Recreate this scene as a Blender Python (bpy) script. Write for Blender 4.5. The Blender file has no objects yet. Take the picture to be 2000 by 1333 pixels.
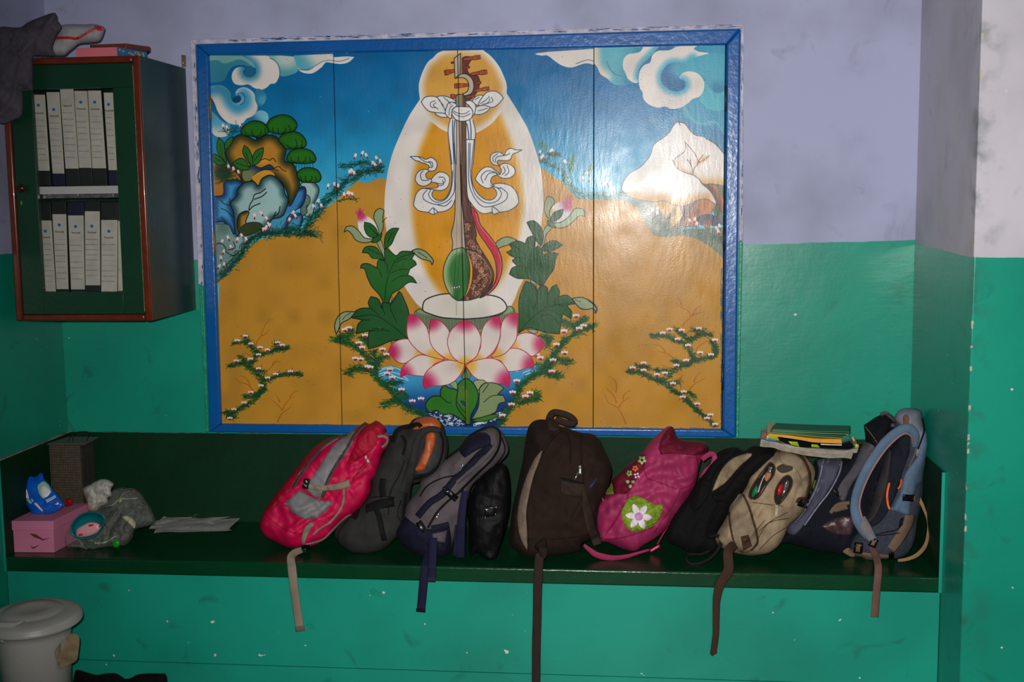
import bpy, bmesh, math, random
import numpy as np
from mathutils import Vector, noise
from mathutils.geometry import delaunay_2d_cdt
random.seed(7)
SC = bpy.context.scene
# ---------------------------------------------------------------- camera (solved from the niche's edges)
F, YAW, PITCH, ROLL = 2323.79, .1100, .1186, -.0121
CAM = np.array([1.6157, -4.2539, 1.1977])
_f = np.array([-math.sin(YAW), math.cos(YAW), 0.]); _r = np.array([math.cos(YAW), math.sin(YAW), 0.]); _u = np.array([0, 0, 1.])
FW = _f*math.cos(PITCH) - _u*math.sin(PITCH); _u2 = _u*math.cos(PITCH) + _f*math.sin(PITCH)
RT = _r*math.cos(ROLL) + _u2*math.sin(ROLL); UP = _u2*math.cos(ROLL) - _r*math.sin(ROLL)
cd = bpy.data.cameras.new('camera'); cam = bpy.data.objects.new('camera', cd); SC.collection.objects.link(cam)
cd.sensor_width = 36; cd.lens = F*36/2000; cd.clip_start = .05
from mathutils import Matrix
cam.matrix_world = Matrix(((RT[0], UP[0], -FW[0], CAM[0]), (RT[1], UP[1], -FW[1], CAM[1]), (RT[2], UP[2], -FW[2], CAM[2]), (0, 0, 0, 1)))
SC.camera = cam
# ---------------------------------------------------------------- light: one small flash above the camera, faint daylight behind it
SC.view_settings.view_transform = 'Standard'; SC.view_settings.look = 'None'; SC.view_settings.gamma = 1
SC.view_settings.use_curve_mapping = False; SC.view_settings.exposure = -.12
w = bpy.data.worlds.new('world'); SC.world = w; w.use_nodes = True
w.node_tree.nodes['Background'].inputs[0].default_value = (.55, .65, 1, 1); w.node_tree.nodes['Background'].inputs[1].default_value = .010
def lamp(name, kind, loc, aim, energy, col=(1, 1, 1), **k):
    d = bpy.data.lights.new(name, kind); d.energy = energy; d.color = col
    for a, b in k.items(): setattr(d, a, b)
    o = bpy.data.objects.new(name, d); SC.collection.objects.link(o); o.location = loc
    o.rotation_euler = (Vector(aim)-Vector(loc)).to_track_quat('-Z', 'Y').to_euler(); return o
lamp('camera_flash', 'SPOT', (CAM[0]-.04, CAM[1], CAM[2]+.06), (1.76, 0, .74), 600, (1, .97, .93), spot_size=math.radians(87), spot_blend=1, shadow_soft_size=.02)

# ---------------------------------------------------------------- pixels of the photograph -> places in the room
def A2(p): return np.atleast_2d(np.asarray(p, float))
def rays(P):
    P = A2(P); return FW + np.outer((P[:, 0]-1000)/F, RT) - np.outer((P[:, 1]-666.5)/F, UP)
def onY(P, Y): d = rays(P); return CAM + d*((Y-CAM[1])/d[:, 1])[:, None]
def onX(P, X): d = rays(P); return CAM + d*((X-CAM[0])/d[:, 0])[:, None]
def onZ(P, Z): d = rays(P); return CAM + d*((Z-CAM[2])/d[:, 2])[:, None]
CR = dict(A=(370, 60, 5.553), B=(400, 220, 5.553), C=(400, 440, 5.553), D=(400, 620, 5.553), E=(640, 80, 5.553), F=(740, 80, 5.553),
          G=(740, 280, 5.553), H=(640, 380, 5.553), I=(820, 400, 5.553), J=(640, 560, 4.443), K=(900, 560, 4.443), L=(1020, 60, 6.664),
          M=(1150, 50, 5.555), N=(1030, 240, 6.059), O=(1170, 220, 4.762), P=(1140, 560, 4.444), a=(480, 780, 2.835), b=(760, 780, 3.174),
          c=(1120, 780, 3.173), d=(1460, 780, 2.961), e=(0, 800, 2.5), f=(0, 0, 3.332), g=(0, 340, 3.332), h=(1000, 1040, 2.0),
          s=(10, 900, 6.667), q=(1480, 820, 9.09), r=(0, 20, 5.797), v=(1640, 960, 8.885), w=(1640, 790, 6.665), p=(0, 0, 1))
def pp(s):
    """'X x,y x,y! Y x,y' -> pixel points; a letter names the tracing frame, '!' marks a sharp corner"""
    c = CR['p']; pts = []; cor = []
    for t in s.split():
        if t in CR: c = CR[t]; continue
        k = t.endswith('!'); t = t.rstrip('!'); x, y = t.split(',')
        pts.append((c[0]+float(x)/c[2], c[1]+float(y)/c[2])); cor.append(k)
    return np.array(pts), cor
def smooth(s, closed=True, step=3.0):
    P, co = pp(s) if isinstance(s, str) else s
    n = len(P); out = []
    if n < 3: 
        m = max(1, int(np.hypot(*(P[-1]-P[0]))/step)); return np.array([P[0]+(P[-1]-P[0])*i/m for i in range(m+1)])
    for i in range(n if closed else n-1):
        p1, p2 = P[i], P[(i+1) % n]
        p0 = p1 if (co[i] or (not closed and i == 0)) else P[i-1]
        p3 = p2 if (co[(i+1) % n] or (not closed and i == n-2)) else P[(i+2) % n]
        m = max(1, int(math.ceil(np.hypot(*(p2-p1))/step)))
        for k in range(m):
            t = k/m
            out.append(.5*((2*p1)+(p2-p0)*t+(2*p0-5*p1+4*p2-p3)*t*t+(3*p1-p0-3*p2+p3)*t**3))
    if not closed: out.append(P[-1])
    return np.array(out)
def lin(c):
    c = np.asarray(c, float)/255; return np.where(c <= .04045, c/12.92, ((c+.055)/1.055)**2.4)
# ---------------------------------------------------------------- the mural, painted stroke by stroke onto a canvas in wall coordinates
YP = -.012; RES = 1080.
_c = onY([(404, 84), (1424, 84), (404, 844), (1424, 844)], YP)
MX0, MX1, MZ0, MZ1 = _c[:, 0].min(), _c[:, 0].max(), _c[:, 2].min(), _c[:, 2].max()
MW, MH = int((MX1-MX0)*RES), int((MZ1-MZ0)*RES); PXS = RES*.00178
cv = np.zeros((MH, MW, 3), np.float32)
def tc(P): w_ = onY(P, YP); return np.stack([(w_[:, 0]-MX0)*RES, (MZ1-w_[:, 2])*RES], 1)
def bbox(Q, m):
    x0, y0 = np.floor(Q.min(0)-m).astype(int); x1, y1 = np.ceil(Q.max(0)+m).astype(int)+1
    return max(0, x0), max(0, y0), min(MW, x1), min(MH, y1)
def segdist(Q, box, lim):
    x0, y0, x1, y1 = box; D = np.full((y1-y0, x1-x0), 1e6, np.float32)
    for a, b in zip(Q[:-1], Q[1:]):
        u0 = max(x0, int(min(a[0], b[0])-lim-1)); u1 = min(x1, int(max(a[0], b[0])+lim+2))
        v0 = max(y0, int(min(a[1], b[1])-lim-1)); v1 = min(y1, int(max(a[1], b[1])+lim+2))
        if u0 >= u1 or v0 >= v1: continue
        X = np.arange(u0, u1)[None, :]+.5-a[0]; Y = np.arange(v0, v1)[:, None]+.5-a[1]
        d = b-a; L = max(1e-9, d@d); t = np.clip((X*d[0]+Y*d[1])/L, 0, 1)
        dd = np.sqrt((X-t*d[0])**2+(Y-t*d[1])**2); S = D[v0-y0:v1-y0, u0-x0:u1-x0]; np.minimum(S, dd, out=S)
    return D
def cover(Q, box):
    x0, y0, x1, y1 = box; M = np.zeros((y1-y0, x1-x0), np.float32); SS = 3
    ax, ay = Q[:, 0], Q[:, 1]; bx, by = np.roll(ax, -1), np.roll(ay, -1)
    for r_ in range((y1-y0)*SS):
        y = y0+(r_+.5)/SS; m = (ay <= y) != (by <= y)
        if not m.any(): continue
        xs = np.sort(ax[m]+(y-ay[m])/(by[m]-ay[m])*(bx[m]-ax[m]))
        row = M[r_//SS]
        for xa, xb in zip(xs[0::2], xs[1::2]):
            xa = max(xa, x0); xb = min(xb, x1)
            if xb <= xa: continue
            i0, i1 = int(xa)-x0, int(math.ceil(xb))-x0
            ii = np.arange(i0, i1)+x0
            row[i0:i1] += np.clip(np.minimum(xb, ii+1)-np.maximum(xa, ii), 0, 1)/SS
    return np.clip(M, 0, 1)
def comp(box, M, col):
    x0, y0, x1, y1 = box; S = cv[y0:y1, x0:x1]; col = np.asarray(col, np.float32)
    S += (col-S)*M[..., None]
def lens(c, w_): return w_/CR[c][2]*PXS
def firstcrop(s):
    for t in s.split():
        if t in CR: return t
    return 'p'
def fill(s, col, out=None, ow=1.6, grads=(), alpha=1):
    c = firstcrop(s); Q = tc(smooth(s)); box = bbox(Q, 3)
    if box[0] >= box[2] or box[1] >= box[3]: return
    M = cover(Q, box); C = np.zeros(M.shape+(3,), np.float32)+np.asarray(col, np.float32)
    X = np.arange(box[0], box[2])[None, :]+.5; Y = np.arange(box[1], box[3])[:, None]+.5
    for g in grads:
        if g[0] == 'l':
            p = tc(pp(c+' '+g[1])[0]); d = p[1]-p[0]; W = np.clip(((X-p[0][0])*d[0]+(Y-p[0][1])*d[1])/(d@d), 0, 1)
        elif g[0] == 'r':
            p = tc(pp(c+' '+g[1])[0])[0]; R = np.hypot(X-p[0], Y-p[1]); W = np.clip((lens(c, g[3])-R)/(lens(c, g[3])-lens(c, g[2])), 0, 1)
        elif g[0] == 'e':
            L = lens(c, g[1]); W = np.clip(1-segdist(np.vstack([Q, Q[:1]]), box, L)/L, 0, 1)
        else:
            L = lens(c, g[2]); W = np.clip(1-segdist(tc(smooth(c+' '+g[1], False)), box, L)/L, 0, 1)
        W = W*W*(3-2*W); C += (np.asarray(g[-1], np.float32)-C)*W[..., None]
    x0, y0, x1, y1 = box; S = cv[y0:y1, x0:x1]; S += (C-S)*(M*alpha)[..., None]
    if out is not None: strokeQ(np.vstack([Q, Q[:1]]), out, ow*PXS)
def strokeQ(Q, col, wd, alpha=1):
    box = bbox(Q, wd/2+2)
    if box[0] >= box[2] or box[1] >= box[3]: return
    D = segdist(Q, box, wd/2+1.5); comp(box, np.clip(wd/2+.5-D, 0, 1)*alpha, col)
def stroke(s, col, w_=1.6, alpha=1, taper=False):
    for part in s.split(';'):
        Q = tc(smooth(part, False))
        if taper:
            n = len(Q)
            for i in range(n-1): strokeQ(Q[i:i+2], col, w_*PXS*(1-.8*i/n), alpha)
        else: strokeQ(Q, col, w_*PXS, alpha)
WH = (226, 218, 212); OL = (22, 30, 26); BO = (30, 55, 95); TE = (70, 160, 185); SAND = np.array((192, 138, 48.))
# sky
zz = np.linspace(0, 1, MH)
def skyc(t): return np.stack([np.interp(t, [0, .2, .3, .38, .45], [6, 18, 40, 70, 90]), np.interp(t, [0, .2, .3, .38, .45], [92, 122, 155, 178, 190]), np.interp(t, [0, .2, .3, .38, .45], [152, 176, 200, 214, 220])], -1)
cv[:] = skyc(zz)[:, None, :]
# clouds, left
fill('A 200,270! 1000,270! 1180,300 1180,430 1110,475 1020,497 960,480 700,400 560,370 470,390 420,450 380,530 300,560 200,555!', (80, 160, 180), grads=[('l', '300,500 300,270', (120, 180, 175)), ('r', '1050,270', 60, 200, (190, 205, 200))])
fill('A 200,330! 300,320 370,355 450,340 520,312 600,330 660,380 690,430 640,400 580,370 500,375 450,410 410,470 380,530 300,560 200,555!', (42, 122, 150), alpha=.7)
fill('A 1130,270! 1570,250! 1440,325 1360,380 1290,418 1230,420 1180,405 1150,340', (215, 212, 200), grads=[('l', '1400,300 1280,420', (90, 170, 190))])
fill('A 1178,405 1230,430 1290,425 1360,380 1440,325 1560,258! 1565,345 1480,345 1430,400 1340,460 1260,463 1200,440', WH)
fill('E 0,150! 60,175 200,168 290,175! 230,230 150,250 60,242 0,228!', WH); stroke('E 0,205 60,215 140,220 230,190;A 1180,420 1290,428 1360,385 1440,335 1500,325', (60, 110, 140), 1.2)
fill('A 610,415 560,393 500,410 465,460 460,520 490,575 560,593 640,583 700,620 780,640 840,615 880,578 930,570 970,510 980,430 950,350 900,305 840,270! 560,270! 640,310 700,360 720,430 690,480 640,492 600,470 590,430', WH,
     grads=[('p', '560,270 650,330 705,380 715,440 690,480 640,492 600,470 590,430', 110, (60, 145, 175))])
fill('A 600,440 620,400 670,380 705,430 690,475 640,488 605,470', (30, 110, 150)); stroke('A 615,410 590,440 600,480 640,500 690,485 720,450;A 870,295 930,330 970,390 980,480 960,540', (25, 70, 110), 1.3)
fill('A 720,640 800,650 835,720 810,790 760,820 725,800', (45, 128, 168), grads=[('r', '800,760', 20, 90, (75, 160, 190))])
fill('A 690,940 730,880 780,865 840,890 858,950 830,1010 700,1010', (125, 195, 215), grads=[('l', '740,880 660,980', (30, 100, 160))])
fill('A 235,860! 290,920 350,980 440,1020 420,1130 320,1155 250,1110 235,1000!', (90, 170, 200), grads=[('l', '330,1000 320,1130', (215, 212, 205))])
fill('A 230,600! 330,590 400,620 445,680 455,740 500,785 550,760 560,720 530,690 505,710 505,660 540,625 600,613 660,640 705,690 715,760 738,820 725,880 680,930 620,955 580,1000 500,1020 420,1000 350,950 300,880 270,800 230,720!', WH,
     grads=[('p', '230,640 330,640 400,700 450,790 520,840 600,800 620,740 590,690', 130, (60, 155, 195)), ('p', '300,610 400,650 450,750', 60, (70, 150, 180))])
fill('A 445,690 460,740 490,720 520,710 555,720 560,755 520,785 480,778 455,740', (22, 72, 115)); stroke('A 505,700 530,680 570,680 600,720 590,780 550,805', (30, 80, 120), 1.3)
stroke('A 240,740 270,800 300,880 350,950 400,1000', (20, 60, 110), 3, .7)
# clouds, right
fill('L 930,235! 340,275! 170,300 250,325 330,325 430,400 520,455 620,480 700,465 800,430 870,428 930,447!', WH); stroke('L 700,430 780,400 860,380 930,400 970,440', (70, 120, 160), 1.5)
fill('M 50,240! 560,230! 600,300 560,500 500,620 430,640 350,652 260,632 200,575 130,530 90,450 50,405!', (85, 172, 190), grads=[('p', '60,240 70,400 100,480 180,560', 110, (222, 208, 190)), ('l', '300,400 500,500', (45, 135, 170))])
stroke('M 195,390 230,470 290,530 370,550', (45, 125, 160), 2)
fill('M 640,230! 950,230! 900,265 800,265 700,330 660,400 570,480 530,620 490,560 520,440 590,330 680,250', (40, 115, 165))
fill('M 590,230! 760,230! 700,300 640,360 560,450 530,540 530,620 470,612 420,570 400,520 370,450 380,360 430,310 500,300 560,280', WH, grads=[('p', '740,240 640,340 560,440 530,560', 75, (90, 170, 195))])
fill('M 950,230! 1500,195! 1500,1250! 1440,1180 1380,1100 1250,1090 1100,1040 950,1060 915,1000 930,930 1030,880 ', (62, 152, 185))
fill('M 880,265 930,400 1020,410 1100,370 1300,300 1500,320! 1500,730! 1400,735 1320,690 1290,610 1240,560 1180,520 1100,497 1030,510 985,560 900,540 800,600', (72, 165, 188), grads=[('r', '1400,700', 20, 150, (45, 130, 165))])
fill('M 1255,600 1310,680 1400,735 1500,690! 1500,900! 1400,918 1330,910 1270,870 1210,820 1200,770', (72, 172, 192))
fill('M 920,960 960,905 1040,880 1080,960 1150,1030 1250,1060 1380,1040 1430,1100 1500,1200! 1500,1340! 1400,1340 1300,1250 1150,1190 1000,1100 930,1040', (50, 135, 178), grads=[('p', '1040,900 1120,1010 1250,1060 1380,1040 1450,1110', 50, (80, 170, 190))])
stroke('M 1040,890 1080,960 1150,1035 1250,1062 1370,1042 1440,1130 1480,1200;M 915,1000 930,1060;M 1210,810 1270,872 1330,910 1400,918 1490,900', (100, 185, 200), 1.2)
fill('M 880,265 830,270 750,275 690,320 665,400 600,430 550,500 540,600 555,680 585,730 590,790 640,850 740,890 830,880 900,905 1000,890 1080,840 1130,795 1200,770 1245,700 1255,630 1230,570 1180,520 1100,497 1030,510 990,550 985,580 1020,590 1050,620 1045,670 1000,705 940,715 860,690 800,630 782,560 800,490 860,420 930,400 1020,410 1100,370 1200,330 1300,300 1200,285 1140,250 1200,210! 950,228!', WH,
     grads=[('p', '1130,350 1020,410 930,400 860,420 800,490 782,560 800,630 860,690 940,715 1000,705 1045,670 1050,620 1020,590', 85, (85, 175, 200))])
fill('M 860,420 930,402 1010,412 960,500 985,580 1020,590 1050,620 1045,670 1000,705 940,713 860,690 800,630 783,560 800,490', (42, 112, 165), grads=[('r', '980,470', 30, 150, (80, 165, 190))])
# mountain and rocks, right
fill('O 215,770! 300,810 520,820 620,850 700,1060 900,1080 1200,1060! 1240,1420! 900,1350 400,1250 250,1000', (105, 118, 98))
fill('O 520,830 690,850 820,870 760,1000 700,1090 640,1000', (196, 150, 60))
fill('O 970,670 1050,660 1120,690 1200,690! 1200,900! 1140,940 1110,920 1090,850 1040,740', (172, 98, 34), (70, 40, 40), grads=[('p', '990,690 1060,760 1100,860 1130,930', 60, (75, 40, 45))])
fill('O 1100,690! 1200,690! 1200,800! 1160,800 1130,780', (95, 100, 50)); fill('O 1050,880 1100,860 1130,930 1160,960 1170,1060 1100,1000', (60, 85, 60))
fill('O 760,870 840,850 900,820 1000,805 1090,850 1050,920 1040,1000 1010,1090 940,1040 700,1085 720,1040 780,960', (178, 100, 34), (60, 40, 40), grads=[('p', '860,830 800,930 700,1080', 90, (85, 55, 50)), ('r', '900,930', 10, 60, (130, 60, 25))])
fill('O 900,985 990,945 1080,960 1140,1010 1110,1065 1020,1045 940,1030', (45, 45, 70), grads=[('r', '1010,1030', 10, 50, (120, 70, 40))])
fill('O 740,92 800,105 850,170 900,210 1000,245 1090,300 1200,430! 1200,690! 1050,665 970,665 880,600 800,560 700,470 690,125', WH, (70, 45, 55), grads=[('l', '1100,560 1100,690', (215, 160, 80)), ('p', '700,470 790,555 880,590', 55, (205, 160, 110)), ('p', '990,420 920,470', 45, (215, 170, 120))])
fill('O 210,720! 225,650 280,570 380,510 440,450 480,390 510,300 590,240 650,190 690,125 740,92 790,230 800,350 700,440 720,510 790,555 870,580 930,620 960,665 1040,740 1090,850 1000,805 900,820 840,850 760,870 690,855 600,820 500,830 300,790', (230, 226, 222), (90, 75, 80), grads=[('p', '300,800 500,830 600,820 690,860 780,868 900,820 1000,800', 100, (205, 150, 80))])
fill('O 760,110 800,115 850,180 900,215 1000,250 1000,400 900,400 840,320 790,270 740,200', WH)
stroke('O 795,270 850,330 900,400 920,470 885,520 872,575;O 920,470 940,430 968,395;O 920,470 980,440 1027,400;O 685,445 720,510 790,555 870,580 930,620 960,665;O 872,570 860,500 820,435;O 855,480 850,435', (75, 45, 50), 1.4)
# rocks, left
fill('B 90,560! 170,570 300,560 420,700 380,800 300,900 95,1000!', (176, 122, 44), grads=[('r', '200,640', 40, 170, (40, 62, 34))])
fill('B 230,400 300,290 380,240 470,260 560,300 650,250 750,250 830,320 880,400 870,520 960,560 1000,650 1030,800 980,920 920,1020 900,900 850,780 760,700 680,690 600,790 540,770 420,780 380,700 300,600 240,500', (188, 132, 46), OL, 2, grads=[('e', 120, (48, 56, 32))])
fill('B 600,570 560,570 600,520 660,505 700,530 720,590', (222, 150, 45), grads=[('l', '640,510 640,600', (190, 130, 45))]); stroke('B 600,520 660,500 700,520 740,495 770,535;B 755,605 800,585 840,620 880,640;B 700,570 760,620 800,630', OL, 1.5)
fill('B 400,680 420,620 460,590 530,575 610,600 700,565 750,610 700,620 640,620 540,670 500,740 430,745', (34, 58, 98), OL, 1.6, grads=[('l', '600,600 560,700', (120, 130, 90))])
fill('B 510,700 600,640 700,630 760,680 700,690 640,700 610,790 560,780 530,740', (214, 152, 50))
fill('B 1040,780 1110,750 1190,760 1240,830 1220,920 1190,980 1160,1130 1080,1100 1140,960 1090,900 1100,850', (160, 192, 186), OL, 1.5, grads=[('p', '1190,760 1240,830 1220,920 1190,980', 60, (60, 95, 90))])
fill('B 1090,900 1140,920 1135,990 1100,1020 1110,1080 1060,1120 1040,1050', (95, 125, 118), OL, 1.4)
fill('B 880,1020 930,1010 980,920 1030,820 1080,805 1100,860 1085,950 1050,1020 980,1060 960,1110 860,1140', (60, 130, 190), OL, 1.6, grads=[('p', '1030,820 1090,830 1085,950 1040,1030', 60, (22, 50, 100))])
fill('B 700,1180! 860,1120 900,1090 1040,1090 1060,1180 1030,1260 980,1300 690,1320', (72, 150, 190), grads=[('p', '880,1260 900,1180 960,1130 1060,1110 1040,1250', 45, (30, 60, 100))]); stroke('B 870,1290 900,1200 890,1150 930,1100;B 1040,1090 1065,1150 1040,1240', OL, 1.6)
fill('B 95,910! 200,890 210,760 300,730 380,740 410,790 360,860 340,950 290,1000 310,1080 330,1180 345,1250 310,1325 270,1260 200,1190 95,1200!', (70, 160, 208), OL, 2, grads=[('e', 90, (26, 62, 120))])
stroke('B 170,950 210,990 280,1010 300,1040;B 270,930 275,1000;B 180,1040 240,1070 300,1130;B 180,1130 225,1190 230,1210', OL, 1.6)
fill('B 290,960 350,900 360,830 430,760 530,750 580,795 620,720 700,680 780,710 850,800 870,880 905,950 880,1050 830,1130 730,1160 690,1220 600,1280 480,1275 400,1300 340,1335 320,1200 310,1080 280,1000', (160, 196, 196), OL, 2.2, grads=[('e', 100, (44, 82, 88))])
stroke('B 660,825 600,870 540,890 520,950 490,1000 480,1060 520,1020 600,985;B 670,865 620,910 540,940;B 815,1020 800,1090 745,1130;B 770,1080 730,1160', OL, 2)
fill('B 350,1200 370,1110 440,1070 480,1085 445,1180 465,1260 370,1300', (180, 130, 45), OL, 2, grads=[('p', '355,1240 370,1110 440,1070', 60, (48, 52, 32))])
fill('C 95,0! 150,-15 260,0 300,80 340,130 420,100 560,60 640,60 470,180 380,330 140,620! 100,620!', (118, 155, 152), OL, 1.5, grads=[('r', '380,210', 20, 160, (140, 175, 175)), ('r', '200,30', 20, 130, (90, 125, 115))])
fill('C 370,60 420,0 500,-30 600,-20 620,40 480,110 400,110', (60, 70, 40), OL, 1.4)
stroke('C 130,205 180,195 220,240 230,290;C 250,270 300,260 330,240 310,180;C 230,290 300,330 350,310', OL, 1.8)
# hill
fill('p 428,560! C 150,610 250,525 380,380 450,265 560,175 760,115 1000,85 B 1150,1200 1250,1100 1350,1010 1450,930 1550,830 1666,745 p 716,358 755,352 800,420! 1000,420! 1050,335 1085,348 1105,362 1125,385 1160,390 1200,390 1240,402 1262,440 1285,462 1340,462 1380,478 1430,520! 1430,860! 420,860!', SAND)
def tree(s, lobes):
    fill('B '+s, (40, 112, 32), (10, 28, 16), 1.8, grads=[('e', 50, (28, 88, 26))]); stroke(lobes, (10, 30, 16), 1.4)
def trunks(x0, x1, y0, y1):
    for i in range(7):
        x = x0+(x1-x0)*i/6; stroke('B %d,%d %d,%d' % (x, y0, x+3, y1), (18, 36, 34), 1)
for t in [(555, 620, 260, 300), (730, 830, 225, 290), (880, 960, 385, 540), (990, 1170, 540, 600), (560, 620, 250, 290)]: trunks(*t)
tree('800,300 830,250 890,215 970,205 1050,240 1100,310 1090,370 1030,385 940,395 880,395 830,340', 'B 985,290 1000,350 980,390;B 890,350 930,390 970,390;B 1050,300 1055,340 1045,380')
tree('660,160 700,80 780,35 860,25 940,50 1000,120 980,190 920,215 860,225 820,235 760,225 690,205', 'B 735,165 745,215;B 795,170 800,225 830,232 875,200 870,165;B 910,140 930,190 925,210')
tree('390,220 410,160 480,105 560,90 640,115 690,180 680,230 640,245 590,270 540,265 500,255 430,250', 'B 510,190 515,235 550,262 600,240 615,190;B 440,200 450,250;B 650,170 655,220')
tree('890,500 920,430 990,395 1080,390 1160,420 1205,490 1190,540 1130,550 1060,555 990,550 920,540', 'B 1015,480 1020,530 1050,553 1090,520 1095,480;B 935,490 950,535 1000,545;B 1140,480 1145,525 1180,530')
tree('1000,690 1020,630 1080,600 1160,600 1230,630 1262,700 1240,750 1180,760 1120,760 1050,750', 'B 1090,690 1095,740 1120,757 1160,730 1160,690;B 1040,690 1050,740;B 1195,690 1215,740')
def leaves(l, col=(44, 112, 40)):
    for s in l: fill(s, col, OL, 1.6)
leaves(['B 150,270! 205,330 215,430 235,545 150,450 130,360', 'B 235,560! 160,480 100,450 90,520 150,570', 'B 215,340 260,280 310,260! 290,330 230,400', 'B 490,600! 430,510 370,500 300,550! 380,620 470,620',
        'B 500,580! 430,480 410,420 430,355! 480,400 520,500 518,580', 'B 522,578! 520,480 560,410 635,380! 630,450 590,540'])
stroke('B 165,340 190,470 225,540;B 110,490 200,550;B 440,430 480,530 500,570;B 600,440 540,520;B 340,550 480,590', (14, 40, 18), 1.2)
for k in range(130):
    x, y = random.gauss(220, 60), random.gauss(660, 50); stroke('B %d,%d %d,%d' % (x, y, x+random.uniform(-70, 70), y+random.uniform(-40, 50)), (20, random.randint(45, 75), 42), 1.0, .8)
for k in range(40):
    x, y = 460-370+random.gauss(380, 40), random.gauss(1090, 25); stroke('A %d,%d %d,%d' % (x, y, x+random.uniform(-80, 80), y+random.uniform(-60, 40)), (16, 80, 70), 1)
# grass verges
def grass(s, wd, n, cols=((18, 62, 40), (24, 84, 44), (14, 48, 48)), L=7, ang=None, spread=.5, w_=1.1):
    P = smooth(s, False); P = P[np.linspace(0, len(P)-1, len(P)).astype(int)]
    for k in range(n):
        i = random.randrange(len(P)); x, y = P[i]+np.random.normal(0, wd/2, 2)
        a = random.gauss(0 if ang is None else ang, spread) + (math.pi if random.random() < .4 else 0)
        l = L*random.uniform(.5, 1.3)
        strokeQ(tc([(x, y), (x+l*math.cos(a), y+l*math.sin(a))]), random.choice(cols), w_*PXS*random.uniform(.6, 1.2), .85)
np.random.seed(5)
G1 = ((16, 62, 46), (24, 88, 50), (12, 48, 50))
grass('C 150,560 250,470 380,320 450,210 560,120 760,70 1000,40', 9, 700, G1, 8, -.6)
grass('B 1080,1300 1120,1200 1200,1120 1250,1050 1320,950 1430,880', 9, 380, G1, 8, -.6); grass('B 600,1310 800,1310 1000,1320 1200,1300', 6, 200, G1, 9, -.2)
grass('C 1000,85 1250,120', 4, 60, G1, 9, .3); grass('B 1420,850 1500,770 1620,700 1700,650 1900,620', 8, 330, G1, 8, -.4)
grass('B 1450,960 1560,930 1650,950', 2, 40, G1, 6, 0)
grass('E 150,1360 300,1340 450,1330 560,1380', 6, 160, G1, 8, -.2)
grass('N 120,440 250,470 380,560 460,680 560,800 650,860 800,860 1000,860 1150,850', 7, 420, ((30, 84, 62), (52, 110, 74), (22, 66, 58)), 7, .2)
grass('N 500,580 540,400;N 730,560 770,480'.split(';')[0], 5, 90, ((90, 130, 50), (40, 96, 60)), 6, -1.2); grass('N 720,600 770,500', 4, 50, ((80, 130, 60), (40, 96, 60)), 6, -1)
grass('N 150,240 220,300 200,330', 4, 40, ((44, 104, 60), (60, 120, 70)), 7, -1); grass('N 250,370 380,380', 4, 60, ((18, 66, 60),), 7, .1)
grass('O 200,790 300,830 420,880 540,1000 620,1080', 8, 300, ((54, 74, 70), (40, 60, 60), (90, 108, 96)), 7, .2); grass('O 620,1100 800,1100 950,1120 1100,1160 1190,1240', 8, 340, ((50, 84, 66), (70, 110, 80), (36, 60, 60)), 8, -.2)
grass('O 600,1060 650,980 700,930', 4, 60, ((40, 55, 55),), 8, -1)
# aureole
AU = 'p 823,190! 800,225 782,262 765,305 755,350 751,395 753,440 762,490 778,535 800,575 830,605 900,620 985,610 1015,560 1040,505 1055,450 1061,400 1058,340 1045,290 1030,250 1010,215 988,180! 905,150'
fill(AU, WH)
fill('p 835,232! 815,275 802,320 795,370 795,420 802,470 815,515 835,555 865,590 910,600 950,590 985,555 1005,515 1022,465 1030,410 1028,360 1018,305 1003,260 985,215! 905,180', (212, 145, 22), grads=[('e', 60/5.553*1.0, WH)])
fill('p 832,190 835,232! 815,275 802,320 795,370 795,420 802,470 815,515 835,555 865,590 910,600 950,590 985,555 1005,515 1022,465 1030,410 1028,360 1018,305 1003,260 985,215!', (214, 146, 20), grads=[('e', 22, WH)])
fill('F 440,600! 432,500 445,420 480,320 530,230 590,180 640,130 720,100! 1130,100! 1220,170 1300,270 1350,370 1385,470 1385,570 1370,680 1310,790 1230,890 1130,960 1050,997 900,1000 760,990 680,960 600,900 520,830 470,730', (214, 158, 70), grads=[('e', 110, WH), ('r', '900,450', 200, 420, (214, 160, 72))])
# pond
fill('J 410,745 470,705 560,690 640,712 900,770 K 300,760 560,690 640,672 760,678 735,735 620,775 530,850 480,950 420,1050 340,1190 300,1225! J 880,1225! 790,1100 700,1055 610,970 560,870 460,800', (60, 152, 200), grads=[('l', '700,800 720,1080', (14, 58, 122))])
fill('J 850,1100 900,1075 1000,1110 1200,1150 K 100,1170 300,1100 380,1040 420,1060 330,1215! J 870,1215!', (16, 48, 96))
stroke('J 420,755 500,715 600,710 690,770;J 430,770 520,740 620,760 690,800;J 440,780 540,760 610,790 700,815;J 430,742 500,703 560,697;K 480,740 560,710 640,700;K 640,690 700,685 750,695;K 640,705 720,705;K 560,770 620,740 700,715;K 540,750 600,725', (205, 222, 228), 1.6)
for k in range(170):
    if random.random() < .5: x, y, c = random.uniform(890, 1190), 0, 'J'; y = random.uniform(1080+(x-890)*.15, 1200)
    else: x, y, c = random.uniform(120, 410), 0, 'K'; y = random.uniform(1190-(x-120)*.45, 1205-(x-120)*.25)
    a = random.uniform(0, 6.28); r_ = random.uniform(7, 16)
    pts = ' '.join('%.1f,%.1f' % (x+r_*math.cos(a+t)*(1-.1*t), y+.7*r_*math.sin(a+t)*(1-.1*t)) for t in (0, .9, 1.8, 2.7, 3.6))
    stroke(c+' '+pts, (225, 228, 230), 1.0)
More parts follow.
